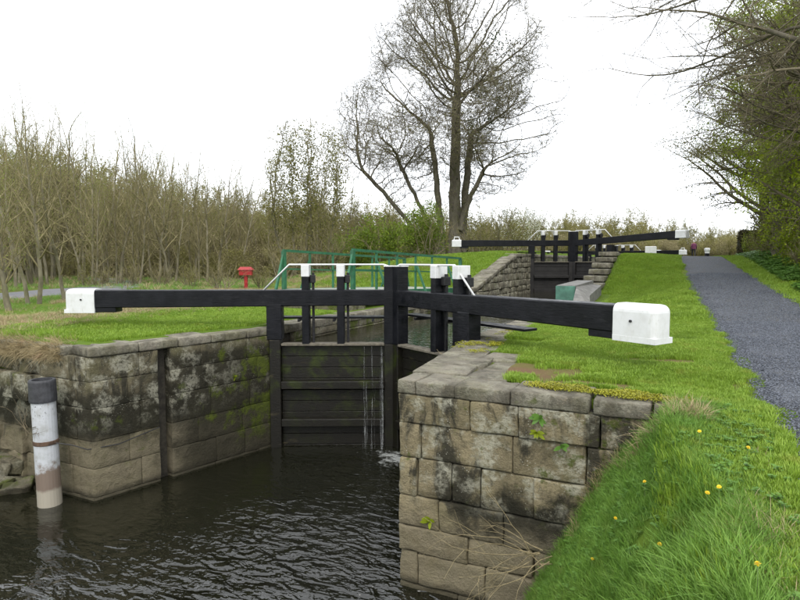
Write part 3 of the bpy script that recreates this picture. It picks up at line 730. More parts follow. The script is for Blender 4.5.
# ------------------------------------------------------------------ green footbridge on the left bank
br0 = Vector((-6.3, 9.4)); br1 = Vector((-5.72, 18.3)); bd = (br1 - br0); BL = bd.length; brz = math.atan2(bd.y, bd.x)
bridge = empty('footbridge', (br0.x, br0.y, .66), brz); tag(bridge, 'green painted steel footbridge on the bank behind the lower gates', 'bridge')
BW = 3.0; sl = -.030
def zb_(x): return sl * x
deck = empty  # noqa
dv = B()
V = [(-.05, -.05, 0), (BL + .05, -.05, zb_(BL)), (BL + .05, BW + .05, zb_(BL)), (-.05, BW + .05, 0)]
k = 36
for i in range(k):
    x0 = BL * i / k + .006; x1 = BL * (i + 1) / k - .006
    link('deck_board', mesh('deck_board', [(x, y, zb_(x) + z) for x in (x0, x1) for y in (.02, BW - .02) for z in (-.05, 0)], [(0, 1, 3, 2), (4, 6, 7, 5), (0, 4, 5, 1), (2, 3, 7, 6), (0, 2, 6, 4), (1, 5, 7, 3)]), M['deck'], bridge)
for y in (0, BW):
    B().bar((0, y, -.12), (BL, y, -.12 + zb_(BL)), .10, .26).build('girder', M['green_paint'], bridge)
    xs = np.linspace(0, BL, 7); 
    B().bar((-.03, y, 1.38), (BL + .03, y, 1.38 + zb_(BL)), .09, .09).build('top_rail', M['green_paint'], bridge)
    B().bar((0, y, .72), (BL, y, .72 + zb_(BL)), .05, .05).build('mid_rail', M['green_paint'], bridge)
    for i, x in enumerate(xs):
        big = i in (0, 6)
        B().bar((x, y, -.02 + zb_(x)), (x, y, 1.36 + zb_(x)), .13 if big else .07, .13 if big else .07).build('post', M['green_paint'], bridge)
        yo = -1 if y == 0 else 1
        if i in (1, 3, 5): B().bar((x, y + yo * .48, -.12 + zb_(x)), (x, y + yo * .02, 1.05 + zb_(x)), .07, .07).build('brace', M['green_paint'], bridge)
    B().bar((-.45, y, -.02), (-.02, y, 1.25), .08, .08).build('brace', M['green_paint'], bridge)
    B().bar((BL + .45, y, -.05 + zb_(BL)), (BL + .02, y, 1.25 + zb_(BL)), .08, .08).build('brace', M['green_paint'], bridge)
for x in (-.3, BL - .7):
    B().box(x, x + 1.0, -.05, BW + .05, -1.1, -.28 + zb_(max(0, x)), .03).build('abutment', M['wall_chamber'], bridge)


# green faced block at the right chamber edge
gb = empty('retaining_block', (-.2, 14.5, 0)); tag(gb, 'green faced block with grey concrete top at the right chamber edge', 'block')
B().box(-.38, .32, .0, .08, -.6, .74, .006).build('front_plate', M['green_plate'], gb)
B().add([(-.38, .083, -.6), (.34, .083, -.6), (.34, 4.8, -.6), (-.38, 4.8, -.6), (-.36, .083, .76), (.34, .083, .76), (.34, 4.8, .80), (-.36, 4.8, .80)], [(0, 1, 2, 3), (4, 5, 6, 7), (0, 1, 5, 4), (1, 2, 6, 5), (2, 3, 7, 6), (3, 0, 4, 7)]).build('concrete_top', M['concrete'], gb)
B().add([(.345, 4.6, .66), (.345, .1, .72), (.50, -1.9, .02), (1.1, -1.7, .02), (.8, .3, .40), (.7, 4.6, .6), (.345, 4.6, -.3), (.345, .1, -.3), (.50, -1.9, -.3), (1.1, -1.7, -.3), (.8, .3, -.3), (.7, 4.6, -.3)],
    [(0, 1, 4, 5), (1, 2, 3, 4), (6, 7, 10, 11), (7, 8, 9, 10), (0, 1, 7, 6), (1, 2, 8, 7), (2, 3, 9, 8), (3, 4, 10, 9), (4, 5, 11, 10), (5, 0, 6, 11)]).build('side_ramp', M['concrete'], gb)

# ------------------------------------------------------------------ lifebuoy housing, bollards, walker
zl0 = float(height(-18.74, 18.5))
lb = empty('lifebuoy_post', (-18.74, 18.5, zl0), R(28)); tag(lb, 'red lifebuoy housing on a post at the wood edge', 'lifebuoy box')
B().box(-.09, .09, -.07, .07, 0, .95, .01).build('post', M['red'], lb)
B().add([(-.36, -.16, .80), (.36, -.16, .80), (.36, .16, .80), (-.36, .16, .80), (-.36, -.16, 1.12), (.36, -.16, 1.12), (.36, .16, 1.12), (-.36, .16, 1.12)], [(0, 1, 2, 3), (0, 1, 5, 4), (1, 2, 6, 5), (2, 3, 7, 6), (3, 0, 4, 7), (4, 5, 6, 7)]).build('housing', M['red'], lb)
B().add([(-.44, -.22, 1.10), (.44, -.22, 1.10), (.44, .22, 1.10), (-.44, .22, 1.10), (-.30, -.08, 1.27), (.30, -.08, 1.27), (.30, .08, 1.27), (-.30, .08, 1.27)], [(0, 1, 2, 3), (4, 5, 6, 7), (0, 1, 5, 4), (1, 2, 6, 5), (2, 3, 7, 6), (3, 0, 4, 7)]).build('hood', M['red'], lb)

def bollard(x, y, h_, r_, label, white_from=.45, square=False):
    z = float(height(x, y)); e = empty('bollard', (x, y, z)); tag(e, label, 'bollard', 'mooring bollards beside the upper lock')
    if square:
        B().box(-r_, r_, -r_, r_, -.2, h_ * white_from, .03).build('post', M['black'], e); rounded_cap(-r_ * 1.2, r_ * 1.2, -r_ * 1.2, r_ * 1.2, h_ * white_from, h_, .06).build('cap', M['white'], e)
    else:
        B().tube([(0, 0, -.2), (0, 0, h_ * white_from)], [r_ * 1.1, r_], 12).build('post', M['black'], e)
        B().tube([(0, 0, h_ * white_from), (0, 0, h_ * .55), (0, 0, h_ * .8), (0, 0, h_ * .95), (0, 0, h_)], [r_, r_ * .95, r_ * 1.25, r_ * 1.2, r_ * .7], 12).build('cap', M['white'], e)
bollard(5.36 + .55, 57.9, .95, .22, 'small black bollard with white top right of the walker')
bollard(.85, 55.8, 1.0, .42, 'square white topped post on the lawn crest left of the walker', .3, True)
bollard(1.34, 60.4, .72, .3, 'low white topped bollard beside the farthest gate beam', .4)

# walker: skinned body, back to the camera, mid stride
def skin_person(loc, rz):
    z = float(height(*loc)) + .03
    e = empty('person', (loc[0], loc[1], z), rz); tag(e, 'person in purple jacket and dark trousers walking away on the path', 'person')
    J = {'pel': (0, 0, .90, .145), 'bel': (0, .01, 1.08, .135), 'che': (0, .02, 1.27, .165), 'nek': (0, .03, 1.43, .062), 'hed0': (0, .05, 1.50, .072), 'hed': (0, .055, 1.59, .098), 'top': (0, .05, 1.66, .075),
         'shl': (-.18, .02, 1.36, .075), 'ell': (-.25, -.08, 1.12, .052), 'wrl': (-.24, .02, .90, .036), 'shr': (.18, .02, 1.36, .075), 'elr': (.25, .02, 1.10, .052), 'wrr': (.25, .16, .93, .036),
         'hpl': (-.10, 0, .86, .105), 'knl': (-.11, .14, .48, .068), 'anl': (-.10, .16, .09, .046), 'tol': (-.10, .33, .04, .04), 'hpr': (.10, 0, .86, .105), 'knr': (.10, -.02, .47, .068), 'anr': (.11, -.24, .12, .046), 'tor': (.11, -.10, .03, .04)}
    for sd_, sx in (('l', -1), ('r', 1)):
        w = J['wr' + sd_]; J['pa' + sd_] = (w[0], w[1] + .01, w[2] - .08, .034)
        for q in range(4): J['f%d%s' % (q, sd_)] = (w[0] + sx * .005, w[1] - .03 + q * .022, w[2] - .17 + abs(q - 1.4) * .012, .011)
        J['th' + sd_] = (w[0] - sx * .02, w[1] + .06, w[2] - .11, .013)
    E_ = [('pel', 'bel'), ('bel', 'che'), ('che', 'nek'), ('nek', 'hed0'), ('hed0', 'hed'), ('hed', 'top')]
    for sd_ in 'lr': E_ += [('che', 'sh' + sd_), ('sh' + sd_, 'el' + sd_), ('el' + sd_, 'wr' + sd_), ('wr' + sd_, 'pa' + sd_), ('pa' + sd_, 'th' + sd_), ('pel', 'hp' + sd_), ('hp' + sd_, 'kn' + sd_), ('kn' + sd_, 'an' + sd_), ('an' + sd_, 'to' + sd_)] + [('pa' + sd_, 'f%d%s' % (q, sd_)) for q in range(4)]
    ks = list(J); me = bpy.data.meshes.new('body'); me.from_pydata([J[k_][:3] for k_ in ks], [(ks.index(a), ks.index(b)) for a, b in E_], [])
    o = bpy.data.objects.new('body', me); col.objects.link(o); o.parent = e
    md = o.modifiers.new('skin', 'SKIN'); o.modifiers.new('sub', 'SUBSURF').levels = 1
    for i, k_ in enumerate(ks):
        sv = me.skin_vertices[0].data[i]; sv.radius = (J[k_][3], J[k_][3]); sv.use_root = (k_ == 'pel')
    n = NT('body'); tcn = n.nd('ShaderNodeTexCoord'); x_, y_, z_ = n.xyz(tcn.outputs['Object'])
    c = n.mix(n.math('GREATER_THAN', z_, .88), (.012, .012, .016), (.095, .022, .055))
    c = n.mix(n.math('GREATER_THAN', z_, 1.43), c, (.45, .28, .2)); c = n.mix(n.math('LESS_THAN', z_, .10), c, (.02, .016, .013))
    me.materials.append(n.done(c, .85))
    hair = B(); 
    bm = bmesh.new(); bmesh.ops.create_icosphere(bm, subdivisions=2, radius=1)
    for q in bm.verts:
        q.co = Vector((q.co.x * .105, .035 + q.co.y * .115, 1.635 + q.co.z * .105))
    bmesh.ops.delete(bm, geom=[q for q in bm.verts if q.co.y > .09 and q.co.z < 1.66], context='VERTS')
    bm.verts.index_update(); hair.add([q.co[:] for q in bm.verts], [[q.index for q in fc.verts] for fc in bm.faces]); bm.free()
    hair.build('hair', plain('grey_hair', (.42, .40, .38), .8), e, smooth=True)
    jk = B(); k = 16
    prof = [(.86, .20, .15), (.95, .195, .15), (1.10, .18, .145), (1.25, .205, .155), (1.36, .20, .13), (1.44, .085, .085)]
    V = [(a * math.cos(2 * math.pi * j / k), .015 + b * math.sin(2 * math.pi * j / k), z__) for z__, a, b in prof for j in range(k)]
    jk.add(V, [(i * k + j, i * k + (j + 1) % k, (i + 1) * k + (j + 1) % k, (i + 1) * k + j) for i in range(len(prof) - 1) for j in range(k)])
    jk.build('jacket', plain('purple_cloth', (.11, .025, .065), .9), e, smooth=True)
skin_person((4.75, 59.9), R(5))

# ------------------------------------------------------------------ vegetation: bark, leaf materials
def bark(name, a, b, moss=.3):
    n = NT(name); c = n.mix(n.rng(n.noise(4, 6, .65, vec=n.mapv((1, 1, .4))), .3, .7), a, b)
    c = n.mix(n.mul(n.rng(n.noise(2, 5, .6), .5, .65), moss), c, (.07, .085, .02))
    return n.done(c, .9, n.bump(n.noise(14, 6, .7, vec=n.mapv((1, 1, .3))), .6, .03), spec=.2)
def leafm(name, a, b, trans=.35, rough=.55):
    n = NT(name); r_ = n.rand(); g_ = n.nd('ShaderNodeNewGeometry').outputs['Random Per Island']
    c = n.mix(g_, a, b)
    return n.done(c, rough, None, spec=.25, trans=trans)
M['bark_grey'] = bark('bark_grey', (.085, .074, .055), (.17, .152, .115), .45)
M['bark_wood'] = bark('bark_wood', (.115, .102, .066), (.22, .198, .135), .35)
M['twig_wood'] = bark('twig_wood', (.16, .138, .072), (.265, .23, .122), .35)
M['twig_grey'] = bark('twig_grey', (.105, .088, .058), (.18, .154, .105), .2)
M['bud_olive'] = leafm('bud_olive', (.17, .155, .055), (.28, .265, .085))
M['bud_grey'] = leafm('bud_grey', (.16, .165, .06), (.28, .28, .11))
M['bud_green'] = leafm('bud_green', (.13, .175, .018), (.22, .27, .032), .4)
M['leaf_fresh'] = leafm('leaf_fresh', (.16, .23, .012), (.32, .38, .025), .45)
M['leaf_haw'] = leafm('leaf_haw', (.09, .15, .015), (.19, .26, .028), .4)
M['leaf_dark'] = leafm('leaf_dark', (.018, .035, .010), (.045, .07, .016), .15, .4)
M['leaf_olive'] = leafm('leaf_olive', (.11, .115, .026), (.19, .18, .05))
M['leaf_hedge'] = leafm('leaf_hedge', (.022, .028, .010), (.06, .045, .018), .15)
M['blossom'] = leafm('blossom', (.50, .52, .42), (.70, .70, .60), .3)

class Tree:
    def __init__(s, seed): s.r = random.Random(seed); s.tr = []; s.tw = []; s.tips = []
    def branch(s, p, d, L, r, lvl, P):
        R_ = s.r; n_ = max(3, int(L / P['seg'][min(lvl, len(P['seg']) - 1)]) + 1); wig = P['wig'][min(lvl, len(P['wig']) - 1)]; up = P['up'][min(lvl, len(P['up']) - 1)]
        p = Vector(p); d = Vector(d).normalized(); pts = [p.copy()]; rs = [r]; ds = [d.copy()]
        te = P.get('taper', .35) if lvl < P['lv'] else .4
        for i in range(n_):
            d = d + Vector((R_.gauss(0, wig), R_.gauss(0, wig), R_.gauss(0, wig) + up)); d.normalize()
            p = p + d * (L / n_); pts.append(p.copy()); rs.append(r * lerp(1, te, (i + 1) / n_)); ds.append(d.copy())
        (s.tr if lvl <= P.get('trunk_lv', 1) else s.tw).append((pts, rs, 7 if lvl == 0 else (5 if lvl == 1 else 3)))
        if lvl >= P['lv']:
            for q in pts[1:]: s.tips.append(q)
            return
        nc = P['n'][lvl]; nc = max(1, int(round(nc * R_.uniform(.8, 1.2)))); t0 = P['t0'][lvl]
        az = R_.uniform(0, 6.28)
        for k in range(nc):
            t = t0 + (1 - t0) * ((k + R_.random()) / nc); f = t * n_; i = min(int(f), n_ - 1); fr = f - i
            q = pts[i].lerp(pts[i + 1], fr); rr_ = lerp(rs[i], rs[i + 1], fr); dd = ds[i]
            az += 2.4 + R_.uniform(-.5, .5); o = dd.orthogonal().normalized(); o = Matrix.Rotation(az, 3, dd) @ o
            an = R(P['ang'][lvl] * R_.uniform(.7, 1.25)); nd_ = dd * math.cos(an) + o * math.sin(an)
            nl = L * P['ratio'][lvl] * R_.uniform(.6, 1.1) * lerp(1.1, .55, (t - t0) / max(.01, 1 - t0))
            s.branch(q, nd_, nl, max(P.get('rmin', .006), min(rr_ * .68, r * P.get('rr', .5))), lvl + 1, P)
        if lvl < P['lv']:                                   # leader carries on
            s.branch(pts[-1], ds[-1], L * .35, rs[-1], min(lvl + 1, P['lv']), P)
    @staticmethod
    def tubes(L):
        V = []; F = []; base = 0
        for pts, rs, k in L:
            up = None; m = len(pts)
            for i, p in enumerate(pts):
                d = pts[min(i + 1, m - 1)] - pts[max(i - 1, 0)]
                if d.length < 1e-7: d = Vector((0, 0, 1))
                d.normalize()
                if up is None: up = d.orthogonal().normalized()
                else:
                    up = up - d * up.dot(d)
                    if up.length < 1e-5: up = d.orthogonal()
                    up.normalize()
                w = d.cross(up); r = rs[i]
                for j in range(k):
                    t = 6.2832 * j / k; c_, s_ = math.cos(t) * r, math.sin(t) * r
                    V.append((p.x + up.x * c_ + w.x * s_, p.y + up.y * c_ + w.y * s_, p.z + up.z * c_ + w.z * s_))
            for i in range(m - 1):
                a = base + i * k; b = a + k
                for j in range(k): F.append((a + j, a + (j + 1) % k, b + (j + 1) % k, b + j))
            base += m * k
        return np.array(V, dtype=np.float32), np.array(F, dtype=np.int32)
def leaves_mesh(P_, size, seed, per=1, spread=.1, flat=0.):
    """one kite of two triangles per leaf"""
    r_ = np.random.default_rng(seed); P_ = np.asarray(P_, dtype=float)
    P_ = np.repeat(P_, per, 0) + r_.normal(0, spread, (len(P_) * per, 3)); m = len(P_)
    a = r_.normal(0, 1, (m, 3)); a /= np.linalg.norm(a, axis=1)[:, None]
    b = r_.normal(0, 1, (m, 3)); b[:, 2] *= (1 - flat); b -= a * (a * b).sum(1)[:, None]; b /= np.linalg.norm(b, axis=1)[:, None]
    s_ = size * r_.uniform(.6, 1.3, (m, 1))
    V = np.stack([P_ - a * s_, P_ + b * s_ * .55, P_ + a * s_, P_ - b * s_ * .55], 1).reshape(-1, 3)
    F = np.arange(m * 4).reshape(-1, 4); return V, F
def join(parts):
    V = []; F = []; mi = []; b = 0
    for k, (v, f) in enumerate(parts):
        V.append(v); F.append(f + b); b += len(v); mi.append(np.full(len(f), k))
    return np.concatenate(V), np.concatenate(F), np.concatenate(mi)
def crown_mesh(name, parts, mats):
    V, F, mi = join(parts); me = np_mesh(name, V, F)
    for m_ in mats: me.materials.append(m_)
    me.polygons.foreach_set('material_index', mi.astype(np.int32)); return me
def tree_meshes(t, barkm, twigm, leaf=None, size=.05, per=1, spread=.12, frac=1., extra=None):
    v, f = Tree.tubes(t.tr); tm = np_mesh('trunk', v, f); tm.materials.append(barkm)
    tm.polygons.foreach_set('use_smooth', [True] * len(tm.polygons))
    parts = [Tree.tubes(t.tw)]; mats = [twigm]
    if leaf is not None:
        tips = [q[:] for q in t.tips if t.r.random() < frac]
        if tips: parts.append(leaves_mesh(tips, size, 3, per, spread)); mats.append(leaf)
    for pts_, m_, sz in (extra or []): parts.append(leaves_mesh(pts_, sz, 5, 1, .0)); mats.append(m_)
    return tm, crown_mesh('crown', parts, mats)
def place(name, meshes, loc, rz, s, label, cat, group=None):
    e = empty(name, loc, rz); e.scale = (s, s, s) if not isinstance(s, tuple) else s; tag(e, label, cat, group)
    if name == 'woodland_tree': e.rotation_euler = (rr.gauss(0, .06), rr.gauss(0, .06), rz)
    o = bpy.data.objects.new('trunk', meshes[0]); col.objects.link(o); o.parent = e
    o = bpy.data.objects.new('crown', meshes[1]); col.objects.link(o); o.parent = e
    return e

# slender woodland trees (about 10 m), eight prototypes
PW = dict(seg=[.7, .45, .3, .25], wig=[.06, .10, .14, .18], up=[.03, .07, .05, .02], lv=3, n=[15, 7, 4], t0=[.22, .2, .2], ang=[42, 42, 45], ratio=[.34, .42, .45], rmin=.007, rr=.42, trunk_lv=0, taper=.25)
wood_protos = []
for k in range(7):
    t = Tree(100 + k); PP = dict(PW)
    if k % 3 == 1: PP['ang'] = [55, 48, 50]; PP['ratio'] = [.40, .42, .45]
    if k % 3 == 2: PP['n'] = [18, 6, 4]; PP['ang'] = [33, 38, 42]; PP['t0'] = [.12, .2, .2]
    t.branch((0, 0, -.2), (t.r.gauss(0, .04), t.r.gauss(0, .04), 1), 8.0, .105, 0, PP)
    if k in (2, 5): t.branch((.1, .05, -.2), (t.r.gauss(0, .12) + .15, t.r.gauss(0, .12), 1), 6.5, .08, 0, PP)
    wood_protos.append(tree_meshes(t, M['bark_wood'], M['twig_wood'], M['bud_olive'] if k % 2 else M['bud_green'], .028, 1, .06, .42))

# ---- crowns grown towards points spread through their volume
from mathutils.kdtree import KDTree
def colonise(attr, chains, step, infl, kill, seed, rtip=.008, expo=2.35, twig=.55, twigs=2, gravity=0., iters=160, rtr=.07, crad=None):
    """returns a Tree whose branches fill the cloud of attraction points; chains: starting stems (lists of Vectors)"""
    r_ = random.Random(seed); pos = []; par = []
    rmin_ = {}
    for ci, ch in enumerate(chains):
        prev = -1
        for qi, q in enumerate(ch):
            pos.append(Vector(q)); par.append(prev); prev = len(pos) - 1
            if crad: rmin_[prev] = crad[ci] * (1.25 if qi == 0 else lerp(1., .55, qi / len(ch)))
    A = [Vector(a) for a in attr]; dead = set()
    for it in range(iters):
        kd = KDTree(len(pos))
        for k_, q in enumerate(pos): kd.insert(q, k_)
        kd.balance(); pull = {}; left = []
        for a in A:
            co, k_, d = kd.find(a)
            if d < kill: continue
            left.append(a)
            if d < infl or it < 25: pull.setdefault(k_, []).append((a - co) / d)
        A = left
        if not pull or not A: break
        new = 0
        for k_, vs_ in pull.items():
            v = sum(vs_, Vector()) / len(vs_) + Vector((r_.gauss(0, .12), r_.gauss(0, .12), r_.gauss(0, .12) - gravity))
            if par[k_] >= 0: v = v + (pos[k_] - pos[par[k_]]).normalized() * .35
            ok = False
            for tr_ in range(4):
                if v.length > .25:
                    q = pos[k_] + v.normalized() * step
                    if kd.find(q)[2] > step * .55: ok = True; break
                v = r_.choice(vs_) + Vector((r_.gauss(0, .2), r_.gauss(0, .2), r_.gauss(0, .2)))
            if not ok: continue
            pos.append(q); par.append(k_); new += 1
        if not new: break
    n_ = len(pos); kids = [[] for _ in range(n_)]
    for k_ in range(n_):
        if par[k_] >= 0: kids[par[k_]].append(k_)
    rad = [0.] * n_
    for k_ in range(n_ - 1, -1, -1):
        rad[k_] = rtip if not kids[k_] else sum(rad[c_] ** expo for c_ in kids[k_]) ** (1 / expo)
        rad[k_] = max(rad[k_], rmin_.get(k_, 0.))
    t = Tree(seed); starts = [k_ for k_ in range(n_) if par[k_] < 0]; stack = [(k_, None) for k_ in starts]
    while stack:
        k_, frm = stack.pop(); pts = [] if frm is None else [pos[frm]]; rs = [] if frm is None else [min(rad[frm], rad[k_] * 1.15)]
        while True:
            pts.append(pos[k_]); rs.append(rad[k_])
            if not kids[k_]: t.tips.append(pos[k_]); break
            ks_ = sorted(kids[k_], key=lambda c_: -rad[c_])
            for c_ in ks_[1:]: stack.append((c_, k_))
            if rad[k_] < rtip * 2.2: t.tips.append(pos[k_])
            k_ = ks_[0]
        if len(pts) > 1:
            big_ = max(rs) > rtr; (t.tr if big_ else t.tw).append((pts, rs, 8 if max(rs) > .2 else 5 if big_ else 3))
    for q in list(t.tips):                                   # fine shoots
        for _ in range(twigs):
            d = Vector((r_.gauss(0, 1), r_.gauss(0, 1), r_.gauss(.25, .8))).normalized(); L = twig * r_.uniform(.5, 1.2); p = q.copy(); pp = [p.copy()]
            for m_ in range(3): d = (d + Vector((r_.gauss(0, .25), r_.gauss(0, .25), r_.gauss(.05, .25)))).normalized(); p = p + d * L / 3; pp.append(p.copy())
            t.tw.append((pp, [rtip * .8, rtip * .7, rtip * .6, rtip * .45], 3)); t.tips += [pp[1], pp[3]]
    return t
# ---- the big multi-stemmed tree beyond the footbridge
# camera-right in plan is (.90, .436); offsets below run across the view
vx = Vector((.90, .436, 0)); vy = Vector((-.436, .90, 0)); up3 = Vector((0, 0, 1))
r_ = random.Random(7)
def stem(o0, b0, o1, b1, z1, n_=14, z0=-.4, wob=.045):
    L_ = []
    for k in range(n_ + 1):
        t_ = k / n_; L_.append(vx * (lerp(o0, o1, t_ ** 1.3) + r_.gauss(0, wob) * (k > 0)) + vy * (lerp(b0, b1, t_) + r_.gauss(0, wob) * (k > 0)) + up3 * lerp(z0, z1, t_))
    return L_
chains = [stem(0, 0, .1, 0, 15.), stem(.75, .7, 1.6, 1.0, 12.), stem(-1.0, .3, -2.2, .8, 12.), stem(-1.3, -.3, -5.2, -.5, 9.0), stem(-1.9, .6, -8.6, 1.0, 8.6), stem(.45, -.4, 2.6, -1.2, 8.5, z0=3.)]
att = []
while len(att) < 21000:
    o, b, z = r_.uniform(-13.5, 11.5), r_.uniform(-8.5, 8.5), r_.uniform(5, 30.5)
    wl = float(np.interp(z, [5, 8, 12, 16, 22, 27, 30.5], [-7.5, -11.5, -13.2, -10.8, -8.6, -5.5, -2])); wr_ = float(np.interp(z, [5, 8, 11, 15, 20, 26, 30.5], [3.0, 7.6, 10.2, 11.0, 9.8, 6.8, 2.5]))
    c_ = (wl + wr_) / 2; h_ = (wr_ - wl) / 2; e_ = math.hypot((o - c_) / h_, b / (h_ * .75))
    if e_ > 1: continue
    if e_ > .80 + .45 * mnoise.noise(Vector((o * .22, b * .22, z * .22 + 3))): continue
    if r_.random() > .45 + .55 * e_: continue
    if z < 9 and e_ < .55: continue
    q = vx * o + vy * b + up3 * z
    if mnoise.noise(q * .28) < -.16: continue
    att.append(q)
big = colonise(att, chains, .42, 2.4, .38, 3, rtip=.0125, expo=2.15, twig=.95, twigs=3, gravity=.05, rtr=.05, crad=[.70, .48, .40, .25, .20, .30])
rr = random.Random(12); ivy = []
for k in range(16):                                            # hanging ivy clumps on the right stems
    q0 = vx * rr.uniform(1.2, 6.5) + vy * rr.uniform(-3, 1) + up3 * rr.uniform(11, 20); L_ = rr.uniform(.8, 2.2)
    for _ in range(rr.randrange(40, 130)): ivy.append((q0 + Vector((rr.gauss(0, .38), rr.gauss(0, .38), rr.gauss(0, L_ * .5))))[:])
for q in chains[0] + chains[1]:
    for _ in range(14): ivy.append((q + Vector((rr.gauss(0, .42), rr.gauss(0, .42), rr.gauss(0, .4))))[:])
bm_ = tree_meshes(big, M['bark_grey'], M['twig_grey'], M['bud_grey'], .045, 1, .12, .8, extra=[(ivy, M['leaf_dark'], .11)])
zb0 = float(height(-15.8, 44.4))
place('broadleaf_tree', bm_, (-15.8, 44.4, zb0), 0, 1.0, 'tall multi-stemmed tree in bud rising behind the upper gate beam', 'tree')

# ---- left woodland
rr = random.Random(99)
CAMX, CAMY = 3.58, -7.36
def cam_frame(x, y):
    dx_, dy_ = x - CAMX, y - CAMY
    d = -dx_ * math.sin(R(25.87)) + dy_ * math.cos(R(25.87)); r_ = dx_ * math.cos(R(25.87)) + dy_ * math.sin(R(25.87))
    return d, r_
def from_px(px, d):
    r_ = (px - 400) / 578 * d; th = R(25.87)
    return CAMX + r_ * math.cos(th) - d * math.sin(th), CAMY + r_ * math.sin(th) + d * math.cos(th)
cnt = 0
for k in range(900):
    if cnt >= 165: break
    px = rr.uniform(-70, 400); d = rr.uniform(30, 66) ** 1.0
    x, y = from_px(px, d)
    if -27.5 < x < -20 or x > -19.5 - .12 * max(0, y - 18): continue
    if px > 330 and d < 44: continue
    cnt += 1
    top = np.interp(px, [-70, 60, 130, 250, 300, 420], [112, 116, 128, 172, 168, 186]) + rr.uniform(-20, 34)
    z0 = float(height(x, y)); H_ = (260 - top) * d / 578 + 1.7 - z0
    s_ = max(.55, min(1.55, H_ / 10.6))
    m_ = wood_protos[rr.randrange(7)]
    place('woodland_tree', m_, (x, y, z0), rr.uniform(0, 6.28), (s_ * rr.uniform(.85, 1.1), s_ * rr.uniform(.85, 1.1), s_), 'slender bare tree in the wood ' + ('left of the white beam end' if px < 70 else 'above the left balance beam' if px < 235 else 'behind the red lifebuoy post and footbridge'), 'tree', 'slender trees of the left wood')
for px, d, h_, lab in ((9, 19.3, 7.6, 'bare tree with pale trunk nearest the lane at the left edge'), (27, 22, 7.6, 'thin bare tree second from the left edge beside the lane'), (38, 21.7, 8.0, 'thin bare tree third from the left edge beside the lane'), (64, 23.5, 7.0, 'bare crooked tree just behind the left white beam end'), (-12, 24, 8.2, 'bare tree cut by the left edge of the view')):
    x, y = from_px(px, d); place('roadside_tree', wood_protos[int(px) % 7], (x, y, float(height(x, y))), px * .37, (h_ / 10.6 * 1.1, h_ / 10.6 * 1.1, h_ / 10.6), lab, 'tree')
# ivy clad tree
att = []; r_ = random.Random(5)
while len(att) < 1500:
    a, b, z = r_.uniform(-3.4, 3.4), r_.uniform(-3, 3), r_.uniform(1.8, 9.9)
    w_ = float(np.interp(z, [1.8, 4, 7, 9, 9.9], [2.0, 3.1, 3.3, 2.4, 1.0]))
    if math.hypot(a, b) < w_ and mnoise.noise(Vector((a, b, z)) * .6) > -.25: att.append(vx * a + vy * b + up3 * z)
iv = colonise(att, [[Vector((o_ * .9 * (1 + .12 * k), o_ * .4 + .1 * k * b_, -.3 + .55 * k)) for k in range(7)] for o_, b_ in ((0, .3), (.5, -1), (-.7, .5), (1.1, .6), (-1.3, -.6))], .32, 2.2, .42, 9, rtip=.011, expo=2.1, twig=.5, twigs=3, rtr=.025, crad=[.13, .10, .10, .09, .09])
pts = [(q.x + rr.gauss(0, .35), q.y + rr.gauss(0, .35), q.z + rr.gauss(0, .4)) for pp, rs_, k in iv.tr for q in pp for _ in range(26) if q.z < 9.]
im = tree_meshes(iv, M['bark_wood'], M['twig_wood'], M['bud_olive'], .034, 1, .08, .8, extra=[(pts, M['leaf_olive'], .07)])
x, y = from_px(306, 43); place('ivy_clad_tree', im, (x, y, float(height(x, y))), 0, (1.05, 1.05, 1.18), 'bushy olive ivy clad tree left of the tall tree', 'tree')

# ---- bushes
def bush(seed, rx, rz_, n_stem, nleaf, leaf, size, twig=None, droop=0., lob=7, sub=None):
    t = Tree(seed); r_ = t.r
    PBu = dict(seg=[.4, .3, .25], wig=[.12, .16, .2], up=[.02, .03, 0], lv=2, n=[7, 5], t0=[.2, .2], ang=[40, 45], ratio=[.5, .5], rmin=.006, rr=.5, trunk_lv=0, taper=.35)
    for k in range(n_stem):
        a = r_.uniform(0, 6.28); t.branch((.2 * rx * math.cos(a), .2 * rx * math.sin(a), -.15), (math.cos(a) * .55 * rx / rz_, math.sin(a) * .55 * rx / rz_, 1), rz_ * r_.uniform(.6, .95), .045, 0, PBu)
    C_ = []
    lobes = [(r_.uniform(-.55, .55) * rx, r_.uniform(-.55, .55) * rx, r_.uniform(.25, .8) * rz_, r_.uniform(.28, .5)) for _ in range(lob)]
    for k in range(nleaf):
        lx, ly, lz, lr = lobes[k % lob]
        while True:
            v_ = Vector((r_.uniform(-1, 1), r_.uniform(-1, 1), r_.uniform(-1, 1)))
            if .35 < v_.length < 1: break
        q = Vector((lx + v_.x * lr * rx, ly + v_.y * lr * rx, lz + v_.z * lr * rz_))
        if q.z > .02 and mnoise.noise(q * 1.9 + Vector((seed, 0, 0))) > -.12: C_.append(q[:])
    v, f = Tree.tubes(t.tr); tm = np_mesh('stems', v, f); tm.materials.append(twig or M['bark_wood'])
    parts = [Tree.tubes(t.tw), leaves_mesh(C_, size, seed, 1, .02)]; mats = [twig or M['twig_wood'], leaf]
    if sub:
        parts.append(leaves_mesh([C_[i] for i in range(0, len(C_), 3)], size * .8, seed + 1, 1, .15)); mats.append(sub)
    return tm, crown_mesh('crown', parts, mats)
def put_bush(name, m_, px, d, s_, label, group=None, rz=0., cat='bush', loc=None):
    x, y = loc if loc else from_px(px, d); z = float(height(x, y))
    e = empty(name, (x, y, z), rz); e.scale = s_ if isinstance(s_, tuple) else (s_, s_, s_); tag(e, label, cat, group)
    for nm, me in (('stems', m_[0]), ('crown', m_[1])):
        o = bpy.data.objects.new(nm, me); col.objects.link(o); o.parent = e
